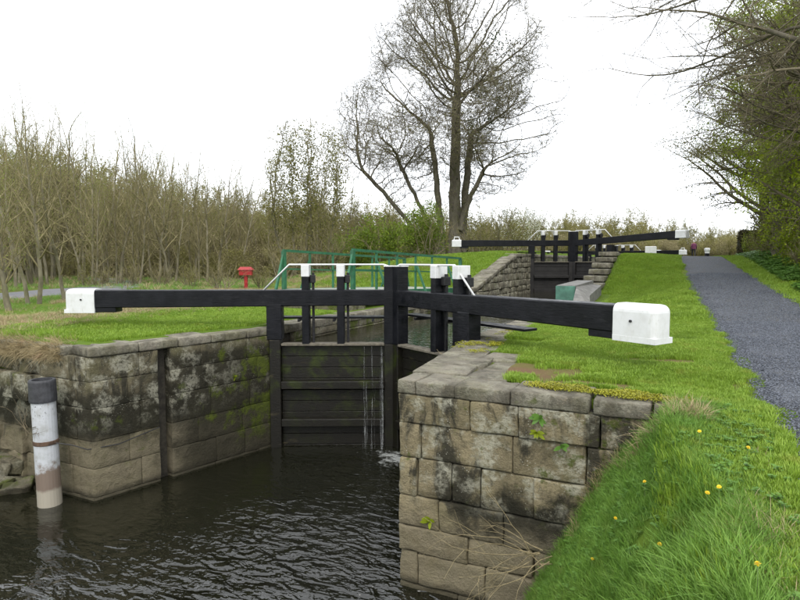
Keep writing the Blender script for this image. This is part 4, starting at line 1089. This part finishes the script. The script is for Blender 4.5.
bg1 = bush(1, 2.2, 3.4, 8, 9000, M['leaf_haw'], .062, sub=M['bud_green'], lob=11); bg2 = bush(2, 2.0, 2.5, 8, 7000, M['leaf_haw'], .062, sub=M['bud_green'], lob=10)
bo = bush(3, 2.2, 3.0, 12, 1600, M['leaf_olive'], .06, sub=M['bud_olive']); bw = bush(4, 2.6, 4.2, 12, 3000, M['blossom'], .055, sub=M['bud_green']); bb2 = bush(6, 2.4, 3.2, 16, 500, M['bud_olive'], .05)
put_bush('hawthorn_bush', bg1, 424, 46, 1.3, 'fresh green hawthorn bush at the foot of the tall tree')
put_bush('hawthorn_bush', bg2, 384, 44, 1.4, 'round green bush right behind the footbridge rail')
put_bush('hawthorn_bush', bg2, 352, 50, 1.45, 'yellow green bush between the ivy clad tree and the hawthorn', rz=2.1)
put_bush('scrub_bush', bo, 402, 52, 1.3, 'olive scrub bush behind the green hawthorn')
put_bush('scrub_bush', bo, 478, 50, 1.15, 'olive scrub bush right of the tall tree trunk', rz=1.)
put_bush('scrub_bush', bo, 500, 57, 1.55, 'tall olive scrub between the tall tree and white blossom', rz=2.)
put_bush('blackthorn_bush', bw, 524, 62, 1.3, 'blackthorn bush in white blossom behind the upper gate')
put_bush('scrub_bush', bb2, 325, 42, 1.0, 'bare brown scrub right of the lifebuoy post'); put_bush('scrub_bush', bb2, 285, 40, .9, 'bare brown scrub behind the footbridge left end', rz=1.5)
for k, (px, d) in enumerate(((128, 33), (190, 34), (222, 31), (262, 34), (160, 36), (95, 34))):
    put_bush('scrub_bush', bo if k % 2 else bb2, px, d, .42 + .05 * (k % 3), 'low scrubby bush along the edge of the left wood', 'low bushes along the wood edge', rz=k * 1.3)

# ---- right hand side
# overhanging tree beside the path, limbs reaching left over it
ov = Tree(61)
PO = dict(seg=[.8, .6, .45, .3, .22], wig=[.05, .09, .13, .16, .18], up=[.02, -.015, -.03, -.03, -.03], lv=4, n=[7, 9, 7, 5], t0=[.35, .15, .12, .12], ang=[50, 42, 44, 46], ratio=[.5, .50, .50, .48], rmin=.0045, rr=.5, trunk_lv=1, taper=.35)
ox, oy = 9.0, 19.0; oz = float(height(ox, oy))
ov.branch((0, 0, -.3), (-.05, 0, 1), 11.5, .30, 0, PO)
for k in range(22):
    hz = lerp(4.2, 12.5, (k % 17) / 16) + ov.r.uniform(-.3, .3); a = ov.r.uniform(-.75, .45); up_ = ov.r.uniform(.18, .5)
    ov.branch((-.12, 0, hz), (-math.cos(a), math.sin(a) - .3, up_), ov.r.uniform(5.2, 7.4) * lerp(.72, 1.15, (k % 17) / 16), .058, 1, PO)
om = tree_meshes(ov, M['bark_grey'], M['twig_grey'], M['bud_olive'], .018, 1, .03, .5)
place('overhanging_tree', om, (ox, oy, oz), 0, 1, 'bare budding tree with limbs drooping over the gravel path', 'tree')
ov2 = Tree(62); PO2 = dict(PO, n=[4, 7, 6, 4], rmin=.0045)
ov2.branch((0, 0, -.3), (-.05, 0, 1), 11., .26, 0, PO2)
for k in range(11):
    a = ov2.r.uniform(-.6, .5); ov2.branch((-.12, 0, lerp(7.2, 11.4, k / 10)), (-math.cos(a), math.sin(a) - .25, ov2.r.uniform(.05, .35)), ov2.r.uniform(6.0, 8.2), .065, 1, PO2)
om2 = tree_meshes(ov2, M['bark_grey'], M['twig_grey'], M['bud_olive'], .016, 1, .03, .5)
place('overhanging_tree', om2, (9.3, 12.6, float(height(9.3, 12.6)) - .1), .1, 1.05, 'bare tree whose high limbs hang into the top right corner', 'tree')
# leafy trees behind it
def leafy(seed, H_, spread_, leaf, per, size, lean_=(0, 0), dens=1.):
    t = Tree(seed); PLf = dict(seg=[.8, .6, .45, .35], wig=[.06, .1, .14, .18], up=[.02, .02, .0, -.02], lv=3, n=[17, 7, 5], t0=[.10, .15, .15], ang=[62, 45, 45], ratio=[spread_, .46, .45], rmin=.008, rr=.45, trunk_lv=0, taper=.25)
    t.branch((0, 0, -.2), (lean_[0], lean_[1], 1), H_ * .8, .22, 0, PLf)
    return tree_meshes(t, M['bark_grey'], M['twig_grey'], leaf, size, per, .17, dens)
lf1 = leafy(71, 13, .46, M['leaf_fresh'], 14, .046); lf2 = leafy(72, 11, .46, M['leaf_olive'], 7, .036); lf3 = leafy(73, 12, .48, M['bud_green'], 13, .042)
for m_, x, y, s_, lab in ((lf1, 9.5, 20.2, 1.1, 'fresh green tree nearest the viewer on the right path verge'), (lf1, 10.4, 24, 1.25, 'leafy bright green tree at the right edge above the path'), (lf3, 10.6, 29.5, 1.4, 'green tree in young leaf second beyond the right path verge'), (lf2, 8.7, 33.0, 1.45, 'olive brown tree in bud closest to the path on its right side'), (lf2, 8.8, 39.0, 1.6, 'tall olive tree in bud just before the clipped hedge'), (lf3, 9.6, 27.0, 1.25, 'young green tree close behind the nearest verge shrubs'), (lf2, 9.8, 34.5, 1.5, 'olive brown tree in bud leaning over the path beyond the green one'), (lf2, 9.9, 41, 1.35, 'olive tree in bud above the clipped hedge'), (lf3, 12.5, 46, 1.3, 'green tree behind the clipped hedge'), (lf1, 13.5, 19.5, 1.3, 'leafy green tree cut by the right edge of the view'), (lf1, 13.5, 35, 1.6, 'tall leafy green tree deepest in the right hand wood'), (lf3, 13.0, 26.5, 1.5, 'tall green tree behind the first leafy tree on the right')):
    place('leafy_tree', m_, (x, y, float(height(x, y))), x * 1.7 + y, s_, lab, 'tree')
rs1 = bush(21, 1.3, 1.7, 9, 3600, M['leaf_fresh'], .05, sub=M['bud_green']); rs2 = bush(22, 1.3, 1.5, 9, 3000, M['bud_green'], .05, sub=M['leaf_olive']); rs3 = bush(23, 1.5, 2.2, 10, 2600, M['leaf_olive'], .05, sub=M['bud_green'])
labs = ['nearest leafy shrub on the right path verge', 'second leafy shrub along the right path verge', 'third leafy shrub along the right path verge', 'fourth shrub along the right path verge, olive green', 'fifth shrub along the right path verge before the hedge', 'shrub at the foot of the clipped hedge', 'tall shrub behind the verge at the right edge', 'tall olive shrub behind the verge below the green tree', 'olive shrub behind the verge near the hedge']
for k, (m_, x, y, s_) in enumerate(((rs1, 9.2, 21.4, 1.0), (rs2, 9.0, 25.2, 1.15), (rs1, 8.9, 29.5, 1.25), (rs3, 9.0, 33, 1.3), (rs2, 8.9, 37, 1.25), (rs2, 9.2, 46, 1.1), (rs3, 10.8, 23, 1.8), (rs3, 10.6, 28, 2.), (rs3, 10.4, 39.5, 1.9))):
    put_bush('verge_shrub', m_, 0, 0, s_, labs[k], 'shrubs on the right path verge', rz=k * 1.1, loc=(x, y), cat='shrub')
# clipped hedge block
r_ = random.Random(8); pts = []
hx0, hx1, hy0, hy1, hz = -.95, 1.6, -4.5, 4.5, 2.05
for k in range(16000):
    f_ = r_.random(); u, v = r_.uniform(0, 1), r_.uniform(0, 1); j = r_.gauss(0, .06)
    if f_ < .3: p = (lerp(hx0, hx1, u), hy0 + j, hz * v)
    elif f_ < .62: p = (hx0 + j, lerp(hy0, hy1, u), hz * v)
    else: p = (lerp(hx0, hx1, u), lerp(hy0, hy1, v), hz + j + .1 * mnoise.noise(Vector((u * 4, v * 8, 0))))
    pts.append(p)
hme = crown_mesh('foliage', [leaves_mesh(pts, .075, 4, 1, .02)], [M['leaf_hedge']])
hx, hy = 9.35, 54.5; he = empty('clipped_hedge', (hx, hy, float(height(hx, hy)) - .1), R(-4)); tag(he, 'dark clipped hedge block at the top of the path', 'hedge')
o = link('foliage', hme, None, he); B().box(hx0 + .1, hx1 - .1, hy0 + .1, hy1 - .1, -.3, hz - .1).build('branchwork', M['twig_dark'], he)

# ------------------------------------------------------------------ scattered stuff through point instancing
def scatter(name, protos, pts, rz, scl, label, cat, tilt=None):
    """pts (n,3): one point per clump; protos: list of (V, F, material)"""
    pts = np.asarray(pts, dtype=np.float32); n_ = len(pts)
    me = bpy.data.meshes.new(name); me.vertices.add(n_); me.vertices.foreach_set('co', pts.ravel())
    rot = np.zeros((n_, 3), dtype=np.float32); rot[:, 2] = rz
    if tilt is not None: rot[:, :2] = tilt
    a = me.attributes.new('rot', 'FLOAT_VECTOR', 'POINT'); a.data.foreach_set('vector', rot.ravel())
    a = me.attributes.new('scl', 'FLOAT', 'POINT'); a.data.foreach_set('value', np.asarray(scl, dtype=np.float32))
    a = me.attributes.new('idx', 'INT', 'POINT'); a.data.foreach_set('value', (np.arange(n_) * 7919 % len(protos)).astype(np.int32))
    o = link(name, me); tag(o, label, cat, kind='stuff')
    ng = bpy.data.node_groups.new(name, 'GeometryNodeTree')
    ng.interface.new_socket('Geometry', in_out='INPUT', socket_type='NodeSocketGeometry'); ng.interface.new_socket('Geometry', in_out='OUTPUT', socket_type='NodeSocketGeometry')
    gi = ng.nodes.new('NodeGroupInput'); go = ng.nodes.new('NodeGroupOutput'); jn = ng.nodes.new('GeometryNodeJoinGeometry')
    def at(nm, ty):
        q = ng.nodes.new('GeometryNodeInputNamedAttribute'); q.data_type = ty; q.inputs['Name'].default_value = nm; return q.outputs[0]
    rot_s = at('rot', 'FLOAT_VECTOR'); scl_s = at('scl', 'FLOAT'); idx_s = at('idx', 'INT')
    for k, (V, F, mt) in enumerate(protos):
        pm = np_mesh(name + '_clump', V, F); pm.materials.append(mt)
        po = bpy.data.objects.new(name + '_clump', pm)
        oi = ng.nodes.new('GeometryNodeObjectInfo'); oi.inputs['Object'].default_value = po; oi.inputs['As Instance'].default_value = True
        ip = ng.nodes.new('GeometryNodeInstanceOnPoints'); cp = ng.nodes.new('FunctionNodeCompare'); cp.data_type = 'INT'; cp.operation = 'EQUAL'
        ng.links.new(idx_s, [i for i in cp.inputs if i.name == 'A' and i.type == 'INT'][0]); [i for i in cp.inputs if i.name == 'B' and i.type == 'INT'][0].default_value = k
        ng.links.new(gi.outputs[0], ip.inputs['Points']); ng.links.new(cp.outputs[0], ip.inputs['Selection']); ng.links.new(oi.outputs['Geometry'], ip.inputs['Instance'])
        er = ng.nodes.new('FunctionNodeEulerToRotation'); ng.links.new(rot_s, er.inputs[0]); ng.links.new(er.outputs[0], ip.inputs['Rotation'])
        ng.links.new(scl_s, ip.inputs['Scale']); ng.links.new(ip.outputs[0], jn.inputs[0])
    ng.links.new(jn.outputs[0], go.inputs[0])
    o.modifiers.new('scatter', 'NODES').node_group = ng
    return o
def blades(seed, nb, h0, h1, w, spread_, bend, mat, droop=0.):
    r_ = np.random.default_rng(seed); V = []; F = []
    for k in range(nb):
        a = r_.uniform(0, 6.283); q = r_.uniform(0, spread_); bx_, by_ = q * math.cos(a), q * math.sin(a)
        h = r_.uniform(h0, h1); la = a + r_.normal(0, .8); be = bend * r_.uniform(.2, 1.2) * h; wx, wy = -math.sin(la) * w, math.cos(la) * w
        b0 = len(V)
        for t, ww in ((0, 1), (.35, .95), (.7, .65)):
            o_ = be * t * t; z = h * t - droop * h * t * t * .5
            cx_, cy_ = bx_ + math.cos(la) * o_, by_ + math.sin(la) * o_
            V += [(cx_ - wx * ww, cy_ - wy * ww, z), (cx_ + wx * ww, cy_ + wy * ww, z)]
        o_ = be; V += [(bx_ + math.cos(la) * o_, by_ + math.sin(la) * o_, h - droop * h * .5)] * 2
        F += [(b0, b0 + 1, b0 + 3, b0 + 2), (b0 + 2, b0 + 3, b0 + 5, b0 + 4), (b0 + 4, b0 + 5, b0 + 7, b0 + 6)]
    V = np.array(V); V[:, 2] -= .01
    V[7::8, 0] += .0012
    return V, np.array(F), mat
def grassm(name, a, b, trans=.3):
    n = NT(name); r_ = n.rand(); g_ = n.nd('ShaderNodeNewGeometry').outputs['Random Per Island']
    big_ = n.rng(n.noise(.9, 4, .6), .35, .65)
    c = n.mix(n.math('ADD', n.mul(r_, .45), n.mul(g_, .55)), a, b)
    c = n.mix(n.mul(big_, .30), c, tuple(q * 1.3 for q in b))
    c = n.mix(n.mul(n.rng(n.noise(2.6, 5, .65), .54, .70), .45), c, (b[0] * 1.15, b[1] * .80, b[2] * 1.1))
    c = n.mix(n.mul(n.rng(n.noise(1.7, 5, .65, vec=n.mapv((1, 1, 1), (9, 4, 0))), .54, .70), .5), c, tuple(q * .62 for q in a))
    return n.done(c, .5, None, spec=.3, trans=trans)
M['g_lawn'] = grassm('grass_lawn', (.14, .25, .022), (.25, .36, .045))
M['g_long'] = grassm('grass_long', (.095, .215, .028), (.20, .335, .06))
M['g_dead'] = grassm('grass_dead', (.22, .17, .085), (.38, .31, .17), .2)
M['g_weed'] = grassm('weed_leaf', (.06, .15, .02), (.13, .25, .045))
rg = np.random.default_rng(4)
def inst(n_, x0, x1, y0, y1, keep=None):
    x = rg.uniform(x0, x1, n_); y = rg.uniform(y0, y1, n_)
    if keep is not None: k_ = keep(x, y); x, y = x[k_], y[k_]
    return x, y
def zpts(x, y, dz=0.): return np.stack([x, y, height(x, y) + dz], -1)
PLv = np.vectorize(pl)
def on_right_lawn(x, y): return (x > vr(y) + .75) & (x < PLv(y) - .02 + (vnoise(x, y, 3, 5) - .5) * .3) & (soil_mask(x, y) + rg.random(len(x)) * .55 < .62) & ~((y < .68) & (x < 3.5)) & ~((y < 3.1) & (x < vr(y) + 1.45)) & ~((y > 12.4) & (y < 19.5) & (x < 1.0)) & ~((y > 19.5) & (y < 30) & (x < .5))
lawn_p = [blades(k, 15, .035, .075, .0042, .075, .55, M['g_lawn']) for k in range(4)]
x1, y1 = inst(52000, 0, 4.9, .2, 9, on_right_lawn); x2, y2 = inst(26000, -.2, 4.6, 9, 34, on_right_lawn); x3, y3 = inst(5200, 3.2, 4.9, -4, .6, on_right_lawn)
x = np.concatenate([x1, x2, x3]); y = np.concatenate([y1, y2, y3])
sc_ = rg.uniform(.7, 1.3, len(x)) * np.where(y > 9, 1.5, 1.) * (.75 + .6 * vnoise(x, y, 1.2, 9))
scatter('lawn_grass', lawn_p, zpts(x, y), rg.uniform(0, 6.28, len(x)), sc_, 'short mown grass of the right lock side', 'grass')
long_p = [blades(30 + k, 18, .03, .11, .0017, .06, .95, M['g_long']) for k in range(4)] + [blades(36, 14, .03, .08, .0032, .07, 1., M['g_long'])]
def bank_keep(x, y): return (height(x, y) > -2.75) & (x < PLv(y) - .30) & (vnoise(x, y, 1.6, 15) > .16) & ~((y > -.03) & (x < 3.6))
x, y = inst(46000, .9, 4.7, -6.6, .25, bank_keep)
def thick(x, y): return .55 + .75 * (1 - sstep(3.7, 4.4, x)) 
sc_ = rg.uniform(.55, 1.2, len(x)) * thick(x, y) * (.55 + .8 * vnoise(x, y, 1.1, 21))
tl = rg.normal(0, .15, (len(x), 2)); slp = x < 3.2; tl[slp, 1] -= .45
scatter('bank_grass', long_p, zpts(x, y, -.01), rg.uniform(0, 6.28, len(x)), sc_, 'long lush grass on the near right bank', 'grass', tilt=rg.normal(0, .38, (len(x), 2)))
# broad leaved weeds
def weed(seed, nl, s_):
    r_ = np.random.default_rng(seed); V = []; F = []
    for k in range(nl):
        a = r_.uniform(0, 6.283); q = r_.uniform(.01, .09) * s_; h = r_.uniform(.03, .13) * s_; L = r_.uniform(.025, .05) * s_; w = L * .62
        c_ = np.array([q * math.cos(a), q * math.sin(a), h]); d = np.array([math.cos(a), math.sin(a), r_.uniform(-.3, .4)]); sd_ = np.array([-math.sin(a), math.cos(a), r_.uniform(-.3, .3)])
        b0 = len(V); V += [c_ - d * L, c_ + sd_ * w, c_ + d * L, c_ - sd_ * w]; F.append((b0, b0 + 1, b0 + 2, b0 + 3))
    return np.array(V), np.array(F), M['g_weed']
weeds = [weed(k, 30, .62) for k in range(3)] + [weed(9, 18, .85)]
x, y = inst(9000, 1.2, 4.4, -6.6, .1, lambda x, y: (height(x, y) > -2.7) & (.55 * vnoise(x, y, .9, 30) + .8 * rg.random(len(x)) > .92) & ~((y > -.05) & (x < 3.6)))
xb, yb = inst(5200, 7.35, 9.6, 9, 44, lambda x, y: vnoise(x, y, .9, 31) > .3)
X_ = np.concatenate([x, xb]); Y_ = np.concatenate([y, yb])
scatter('broadleaf_weeds', weeds, zpts(X_, Y_, .02), rg.uniform(0, 6.28, len(X_)), np.concatenate([rg.uniform(.3, .75, len(x)), rg.uniform(1.6, 2.8, len(xb))]), 'low broad leaved weeds on bank and path verge', 'weeds')
# dead grass: right wall end, left wall top, rough ground
dead_p = [blades(50 + k, 14, .08, .22, .0026, .06, 1.1, M['g_dead'], .5) for k in range(3)]
x1, y1 = inst(420, 2.5, 3.9, -.75, .0, lambda x, y: (height(x, y) > -1.6) & (vnoise(x, y, 2.5, 33) > .50)); x2, y2 = inst(900, -12.2, -7.5, .0, .55); x3, y3 = inst(9000, -19.5, -9.3, .5, 26, lambda x, y: (dead_mask(x, y) > .18)); x4, y4 = inst(1300, 1.3, 4.3, -6, -.3, lambda x, y: (height(x, y) > -2.6) & (vnoise(x, y, 1.4, 36) > .55))
X_ = np.concatenate([x1, x2, x3, x4]); Y_ = np.concatenate([y1, y2, y3, y4])
Z_ = height(X_, Y_); n1, n2 = len(x1), len(x2); n4 = len(x4); Z_[n1:n1 + n2] = rg.uniform(-.30, .03, n2); 
tl = np.zeros((len(X_), 2)); tl[n1:n1 + n2, 0] = rg.uniform(.9, 1.9, n2); tl[:n1, 0] = rg.uniform(-.1, .7, n1)
Y_[n1:n1 + n2] = np.where(Z_[n1:n1 + n2] < -.05, rg.uniform(-.02, .05, n2), Y_[n1:n1 + n2])
rz_ = rg.uniform(0, 6.28, len(X_)); rz_[n1:n1 + n2] = rg.normal(0, .5, n2)
scatter('dead_grass', dead_p, np.stack([X_, Y_, Z_], -1), rz_, np.where(np.arange(len(X_)) >= len(X_) - n4, .62, 1.) * rg.uniform(.7, 1.4, len(X_)), 'straw coloured dead grass hanging on walls and rough ground', 'grass', tilt=tl)
# left lawn and rough grass
x1, y1 = inst(26000, -11.5, -6.3, .35, 22, lambda x, y: (x < vl(y) - .72) & ~((y < .6) & (x > -9.7)) & ~((x > -9.6) & (y > 8.4) & (y < 19))); 
scatter('left_lawn_grass', lawn_p, zpts(x1, y1), rg.uniform(0, 6.28, len(x1)), rg.uniform(1.0, 1.7, len(x1)), 'short mown grass along the left lock side', 'grass')
x1, y1 = inst(9000, -20.5, -9.6, .5, 28, lambda x, y: vnoise(x, y, .7, 41) > .3)
x2, y2 = inst(15000, -48, -19.5, 2, 46, lambda x, y: (vnoise(x, y, .35, 44) > .25) & ~((x > -26) & (x < -21) & (y < 13))); x1 = np.concatenate([x1, x2]); y1 = np.concatenate([y1, y2])
scatter('left_rough_grass', long_p + dead_p[:1], zpts(x1, y1), rg.uniform(0, 6.28, len(x1)), np.where(x1 < -19.5, 2.2, 1.) * rg.uniform(.6, 1.25, len(x1)), 'rough uncut grass between left lawn and lane', 'grass')
x1, y1 = inst(9000, -16, -6.4, 19, 40, lambda x, y: x < vl(y) - .8); x2, y2 = inst(9000, 6.2, 9, 2, 56, lambda x, y: x > PLv(y) + 2.88 - .25 * rg.random(len(x))); x3, y3 = inst(7000, -1, 3.5, 30, 62, lambda x, y: x > vr(y) + .9)
X_ = np.concatenate([x1, x2, x3]); Y_ = np.concatenate([y1, y2, y3])
scatter('upper_bank_grass', lawn_p, zpts(X_, Y_), rg.uniform(0, 6.28, len(X_)), rg.uniform(1.6, 2.6, len(X_)), 'short grass on the banks around the upper lock', 'grass')
# moss cushions along the right coping
M['moss'] = grassm('moss', (.13, .145, .008), (.30, .29, .018), .1)
def cushion(seed):
    r_ = np.random.default_rng(seed); V = []; F = []
    for k in range(70):
        a, q = r_.uniform(0, 6.283), math.sqrt(r_.uniform(0, 1)) * .07; h = .032 * (1 - (q / .075) ** 2) + r_.uniform(0, .008); s_ = .007
        p = np.array([q * math.cos(a), q * math.sin(a), h]); d = r_.normal(0, 1, 3); d /= np.linalg.norm(d); e_ = np.cross(d, (0, 0, 1)); e_ /= np.linalg.norm(e_) + 1e-6
        b0 = len(V); V += [p - d * s_, p + e_ * s_, p + d * s_, p - e_ * s_]; F.append((b0, b0 + 1, b0 + 2, b0 + 3))
    return np.array(V), np.array(F), M['moss']
x1, y1 = inst(620, 1.75, 3.75, .02, .72, lambda x, y: (np.abs(y - (.42 - .12 * (x - 1.7))) < .08 + .16 * vnoise(x, y, 2.5, 51) * sstep(1.6, 2.6, x)))
x2, y2 = inst(130, -.5, .35, 2.6, 4.4, lambda x, y: (x > vr(y) + .03) & (vnoise(x, y, 2.3, 52) > .58))
x3, y3 = inst(160, -.2, 1.1, 4.5, 6.6, lambda x, y: vnoise(x, y, 1.6, 53) > .55)
X_ = np.concatenate([x1, x2, x3]); Y_ = np.concatenate([y1, y2, y3])
scatter('moss_cushions', [cushion(k) for k in range(3)], np.stack([X_, Y_, np.full(len(X_), .004)], -1), rg.uniform(0, 6.28, len(X_)), rg.uniform(.6, 1.5, len(X_)), 'yellow green moss cushions along the right coping', 'moss')
# loose gravel on the path
M['pebble'] = NT('pebble'); n = M['pebble']; c = n.mix(n.rand(), (.035, .041, .052), (.15, .163, .19)); M['pebble'] = n.done(c, .8, spec=.3)
def pebble(seed):
    r_ = np.random.default_rng(seed); bm = bmesh.new(); bmesh.ops.create_icosphere(bm, subdivisions=1, radius=.011)
    V = np.array([v_.co[:] for v_ in bm.verts]) * (1, .8, .6) + r_.normal(0, .0014, (len(bm.verts), 3)); bm.verts.index_update(); F = np.array([[q.index for q in f_.verts] for f_ in bm.faces]); bm.free(); return V, F, M['pebble']
x1, y1 = inst(60000, 4.1, 7.6, -2.5, 9, lambda x, y: (x > PLv(y) - .10 * rg.random(len(x)) ** 2) & (x < PLv(y) + 3.0)); x2, y2 = inst(16000, 3.7, 7.4, 9, 24, lambda x, y: (x > PLv(y) - .05) & (x < PLv(y) + 2.95))
X_ = np.concatenate([x1, x2]); Y_ = np.concatenate([y1, y2]); tt = (X_ - PLv(Y_)) / 2.95
Z_ = height(X_, Y_) + np.where(tt > 0, .022 + .05 * np.sin(np.pi * np.clip(tt, 0, 1)), 0) + .003
scatter('path_gravel', [pebble(k) for k in range(3)], np.stack([X_, Y_, Z_], -1), rg.uniform(0, 6.28, len(X_)), rg.uniform(.5, 1.3, len(X_)) * np.where(Y_ > 9, 1.3, 1.), 'loose dark grey chippings on the towpath', 'gravel')
# the far wood that closes the view
def far_protos():
    o_ = []
    for k, m_ in enumerate(wood_protos[:4]):
        a = m_[1]; 
    return o_
fp = []
for k in range(4):
    t = Tree(300 + k); t.branch((0, 0, -.2), (0, 0, 1), 8., .12, 0, dict(PW, n=[13, 6, 3], trunk_lv=0, rmin=.016))
    va, fa = Tree.tubes(t.tr + t.tw); vb_, fb_ = leaves_mesh([q[:] for q in t.tips if t.r.random() < .8], .10, k, 1, .10)
    fp.append((va, fa, M['twig_wood'])); fp.append((vb_, fb_, M['bud_olive'] if k % 2 else M['leaf_olive']))
def far_pts():
    P_ = []; S_ = []
    r_ = random.Random(17)
    for k in range(1100):
        px = r_.uniform(-120, 780); d = r_.uniform(68, 100) if px < 480 else r_.uniform(88, 135)
        x, y = from_px(px, d)
        if 2.2 < x < 8.0 and y < 92: continue
        top = np.interp(px, [-120, 60, 150, 250, 300, 420, 520, 560, 640, 720, 780], [152, 162, 178, 200, 195, 206, 213, 212, 213, 226, 226]) + r_.uniform(-5, 26)
        z0 = float(height(x, y)); P_.append((x, y, z0)); S_.append(max(.35, ((260 - top) * d / 578 + 1.7 - z0) / 10.6))
    return np.array(P_), np.array(S_)
fpp, fs = far_pts()
ub = []
for k in range(3):
    t = Tree(400 + k); r_ = t.r
    for q in range(12): t.branch((r_.gauss(0, .5), r_.gauss(0, .5), -.1), (r_.gauss(0, .4), r_.gauss(0, .4), 1), r_.uniform(.9, 1.8), .02, 0, dict(seg=[.3, .25], wig=[.14, .2], up=[.02, 0], lv=2, n=[5, 4], t0=[.15, .2], ang=[40, 45], ratio=[.55, .5], rmin=.010, rr=.6, taper=.4))
    va, fa = Tree.tubes(t.tr + t.tw); vb_, fb_ = leaves_mesh([q[:] for q in t.tips], .045, k, 2, .12)
    V_, F_, _ = join([(va, fa), (vb_, fb_)]); ub.append((V_, F_, M['twig_wood'] if k else M['bud_olive']))
P_ = []; r_ = random.Random(23)
for k in range(2700):
    px = r_.uniform(-120, 790); d = r_.uniform(36, 110) if px < 500 else r_.uniform(75, 125); x, y = from_px(px, d)
    if d < 47: continue
    if x > -29 and d < 60 and (x > -21 - .1 * y or x < -20): continue
    if x > -7 and d < 75 or 2 < x < 8.3 and y < 95: continue
    P_.append((x, y, float(height(x, y))))
P_ = np.array(P_); scatter('undergrowth', ub, P_, (np.arange(len(P_)) * 2.399) % 6.28, rg.uniform(.6, 1.5, len(P_)), 'brown and olive undergrowth between the woodland trunks', 'undergrowth')
# twigs and buds of one tree share a point, so each point is used by one pair of prototypes
pairs = [(fp[2 * k], fp[2 * k + 1]) for k in range(4)]
for nm, j, lab in (('far_wood', 0, 'bare branches of the distant wood behind the locks'), ('far_wood_buds', 1, 'olive haze of buds on the distant wood')):
    scatter(nm, [p_[j] for p_ in pairs], fpp, (np.arange(len(fpp)) * 2.399) % 6.28, fs, lab, 'wood')

# ------------------------------------------------------------------ dandelions and small wall plants
M['yellow'] = plain('dandelion_yellow', (.75, .52, .01), .7); M['stalk'] = plain('stalk', (.12, .19, .05), .7)
dh = B(); kk = 18
for lay, (r0, z_, tilt) in enumerate(((.020, .0, .1), (.015, .005, .5), (.009, .009, 1.0))):
    for j in range(kk):
        a = 2 * math.pi * (j + .5 * lay) / kk; w = .0028
        ca_, sa_ = math.cos(a), math.sin(a)
        dh.add([(-sa_ * w * .4, ca_ * w * .4, z_), (ca_ * r0 - sa_ * w, sa_ * r0 + ca_ * w, z_ + r0 * tilt * .6), (ca_ * r0 + sa_ * w, sa_ * r0 - ca_ * w, z_ + r0 * tilt * .6), (sa_ * w * .4, -ca_ * w * .4, z_)], [(0, 1, 2, 3)])
dh.tube([(0, 0, -.012), (0, 0, .0)], [.006, .009], 8)
dhm = mesh('flower_head', dh.v, dh.f); dhm.materials.append(M['yellow'])
for k, (qx, qy) in enumerate([(3.88, -2.66), (3.81, -2.6), (3.1, -1.73), (2.92, -1.88), (3.35, -2.85), (3.97, -4.08), (3.34, -1.68), (3.78, -1.5), (3.5, -2.65), (4.13, -1.87)]):
    gz = float(height(qx, qy)); e = empty('dandelion', (qx, qy, gz), k * .9); tag(e, 'yellow dandelion flower in the grass of the near bank', 'flower', 'dandelions on the near bank')
    B().tube([(.01, 0, 0), (.004, .004, .08), (0, 0, .165)], .0028, 6).build('stalk', M['stalk'], e)
    o = bpy.data.objects.new('flower_head', dhm); col.objects.link(o); o.parent = e; o.location = (0, 0, .175); o.rotation_euler = (.35, -.2, 0); o.scale = (.85,) * 3
def rosette(loc, s_, label, seed, mat, tilt=1.1):
    r_ = random.Random(seed); e = empty('wall_plant', loc); tag(e, label, 'plant')
    for k in range(9):
        a = r_.uniform(-1.5, 1.5) + math.pi * 1.5; L = s_ * r_.uniform(.6, 1.); w = L * .22; el = r_.uniform(-.3, 1.1)
        d = Vector((math.cos(a) * math.cos(el), -abs(math.sin(a)) * math.cos(el) * .8, math.sin(el))); sd_ = d.cross(Vector((0, -1, .3))).normalized()
        V = []
        for t, ww in ((0, .2), (.35, 1), (.75, .8), (1, .05)): c_ = d * L * t + Vector((0, 0, -.35 * L * t * t)); V += [c_ - sd_ * w * ww, c_ + sd_ * w * ww]
        link('leaf', mesh('leaf', V, [(0, 1, 3, 2), (2, 3, 5, 4), (4, 5, 7, 6)]), mat, e)
rosette((2.02, -.05, -.32), .16, 'green leafy plant rooted under the right coping', 1, M['g_weed']); rosette((1.98, -.04, -.52), .12, 'yellow green plant in a joint of the right wall', 2, M['leaf_fresh'])
rosette((.50, -.04, -1.98), .16, 'small fern like plant low on the right wall corner', 3, M['leaf_fresh']); rosette((2.3, -.05, -.66), .15, 'leafy weed in a joint near the bank', 4, M['g_weed'])
rosette((-5.92, 3.2, -1.1), .14, 'bright green plant on the mossy left wall', 5, M['leaf_fresh'])
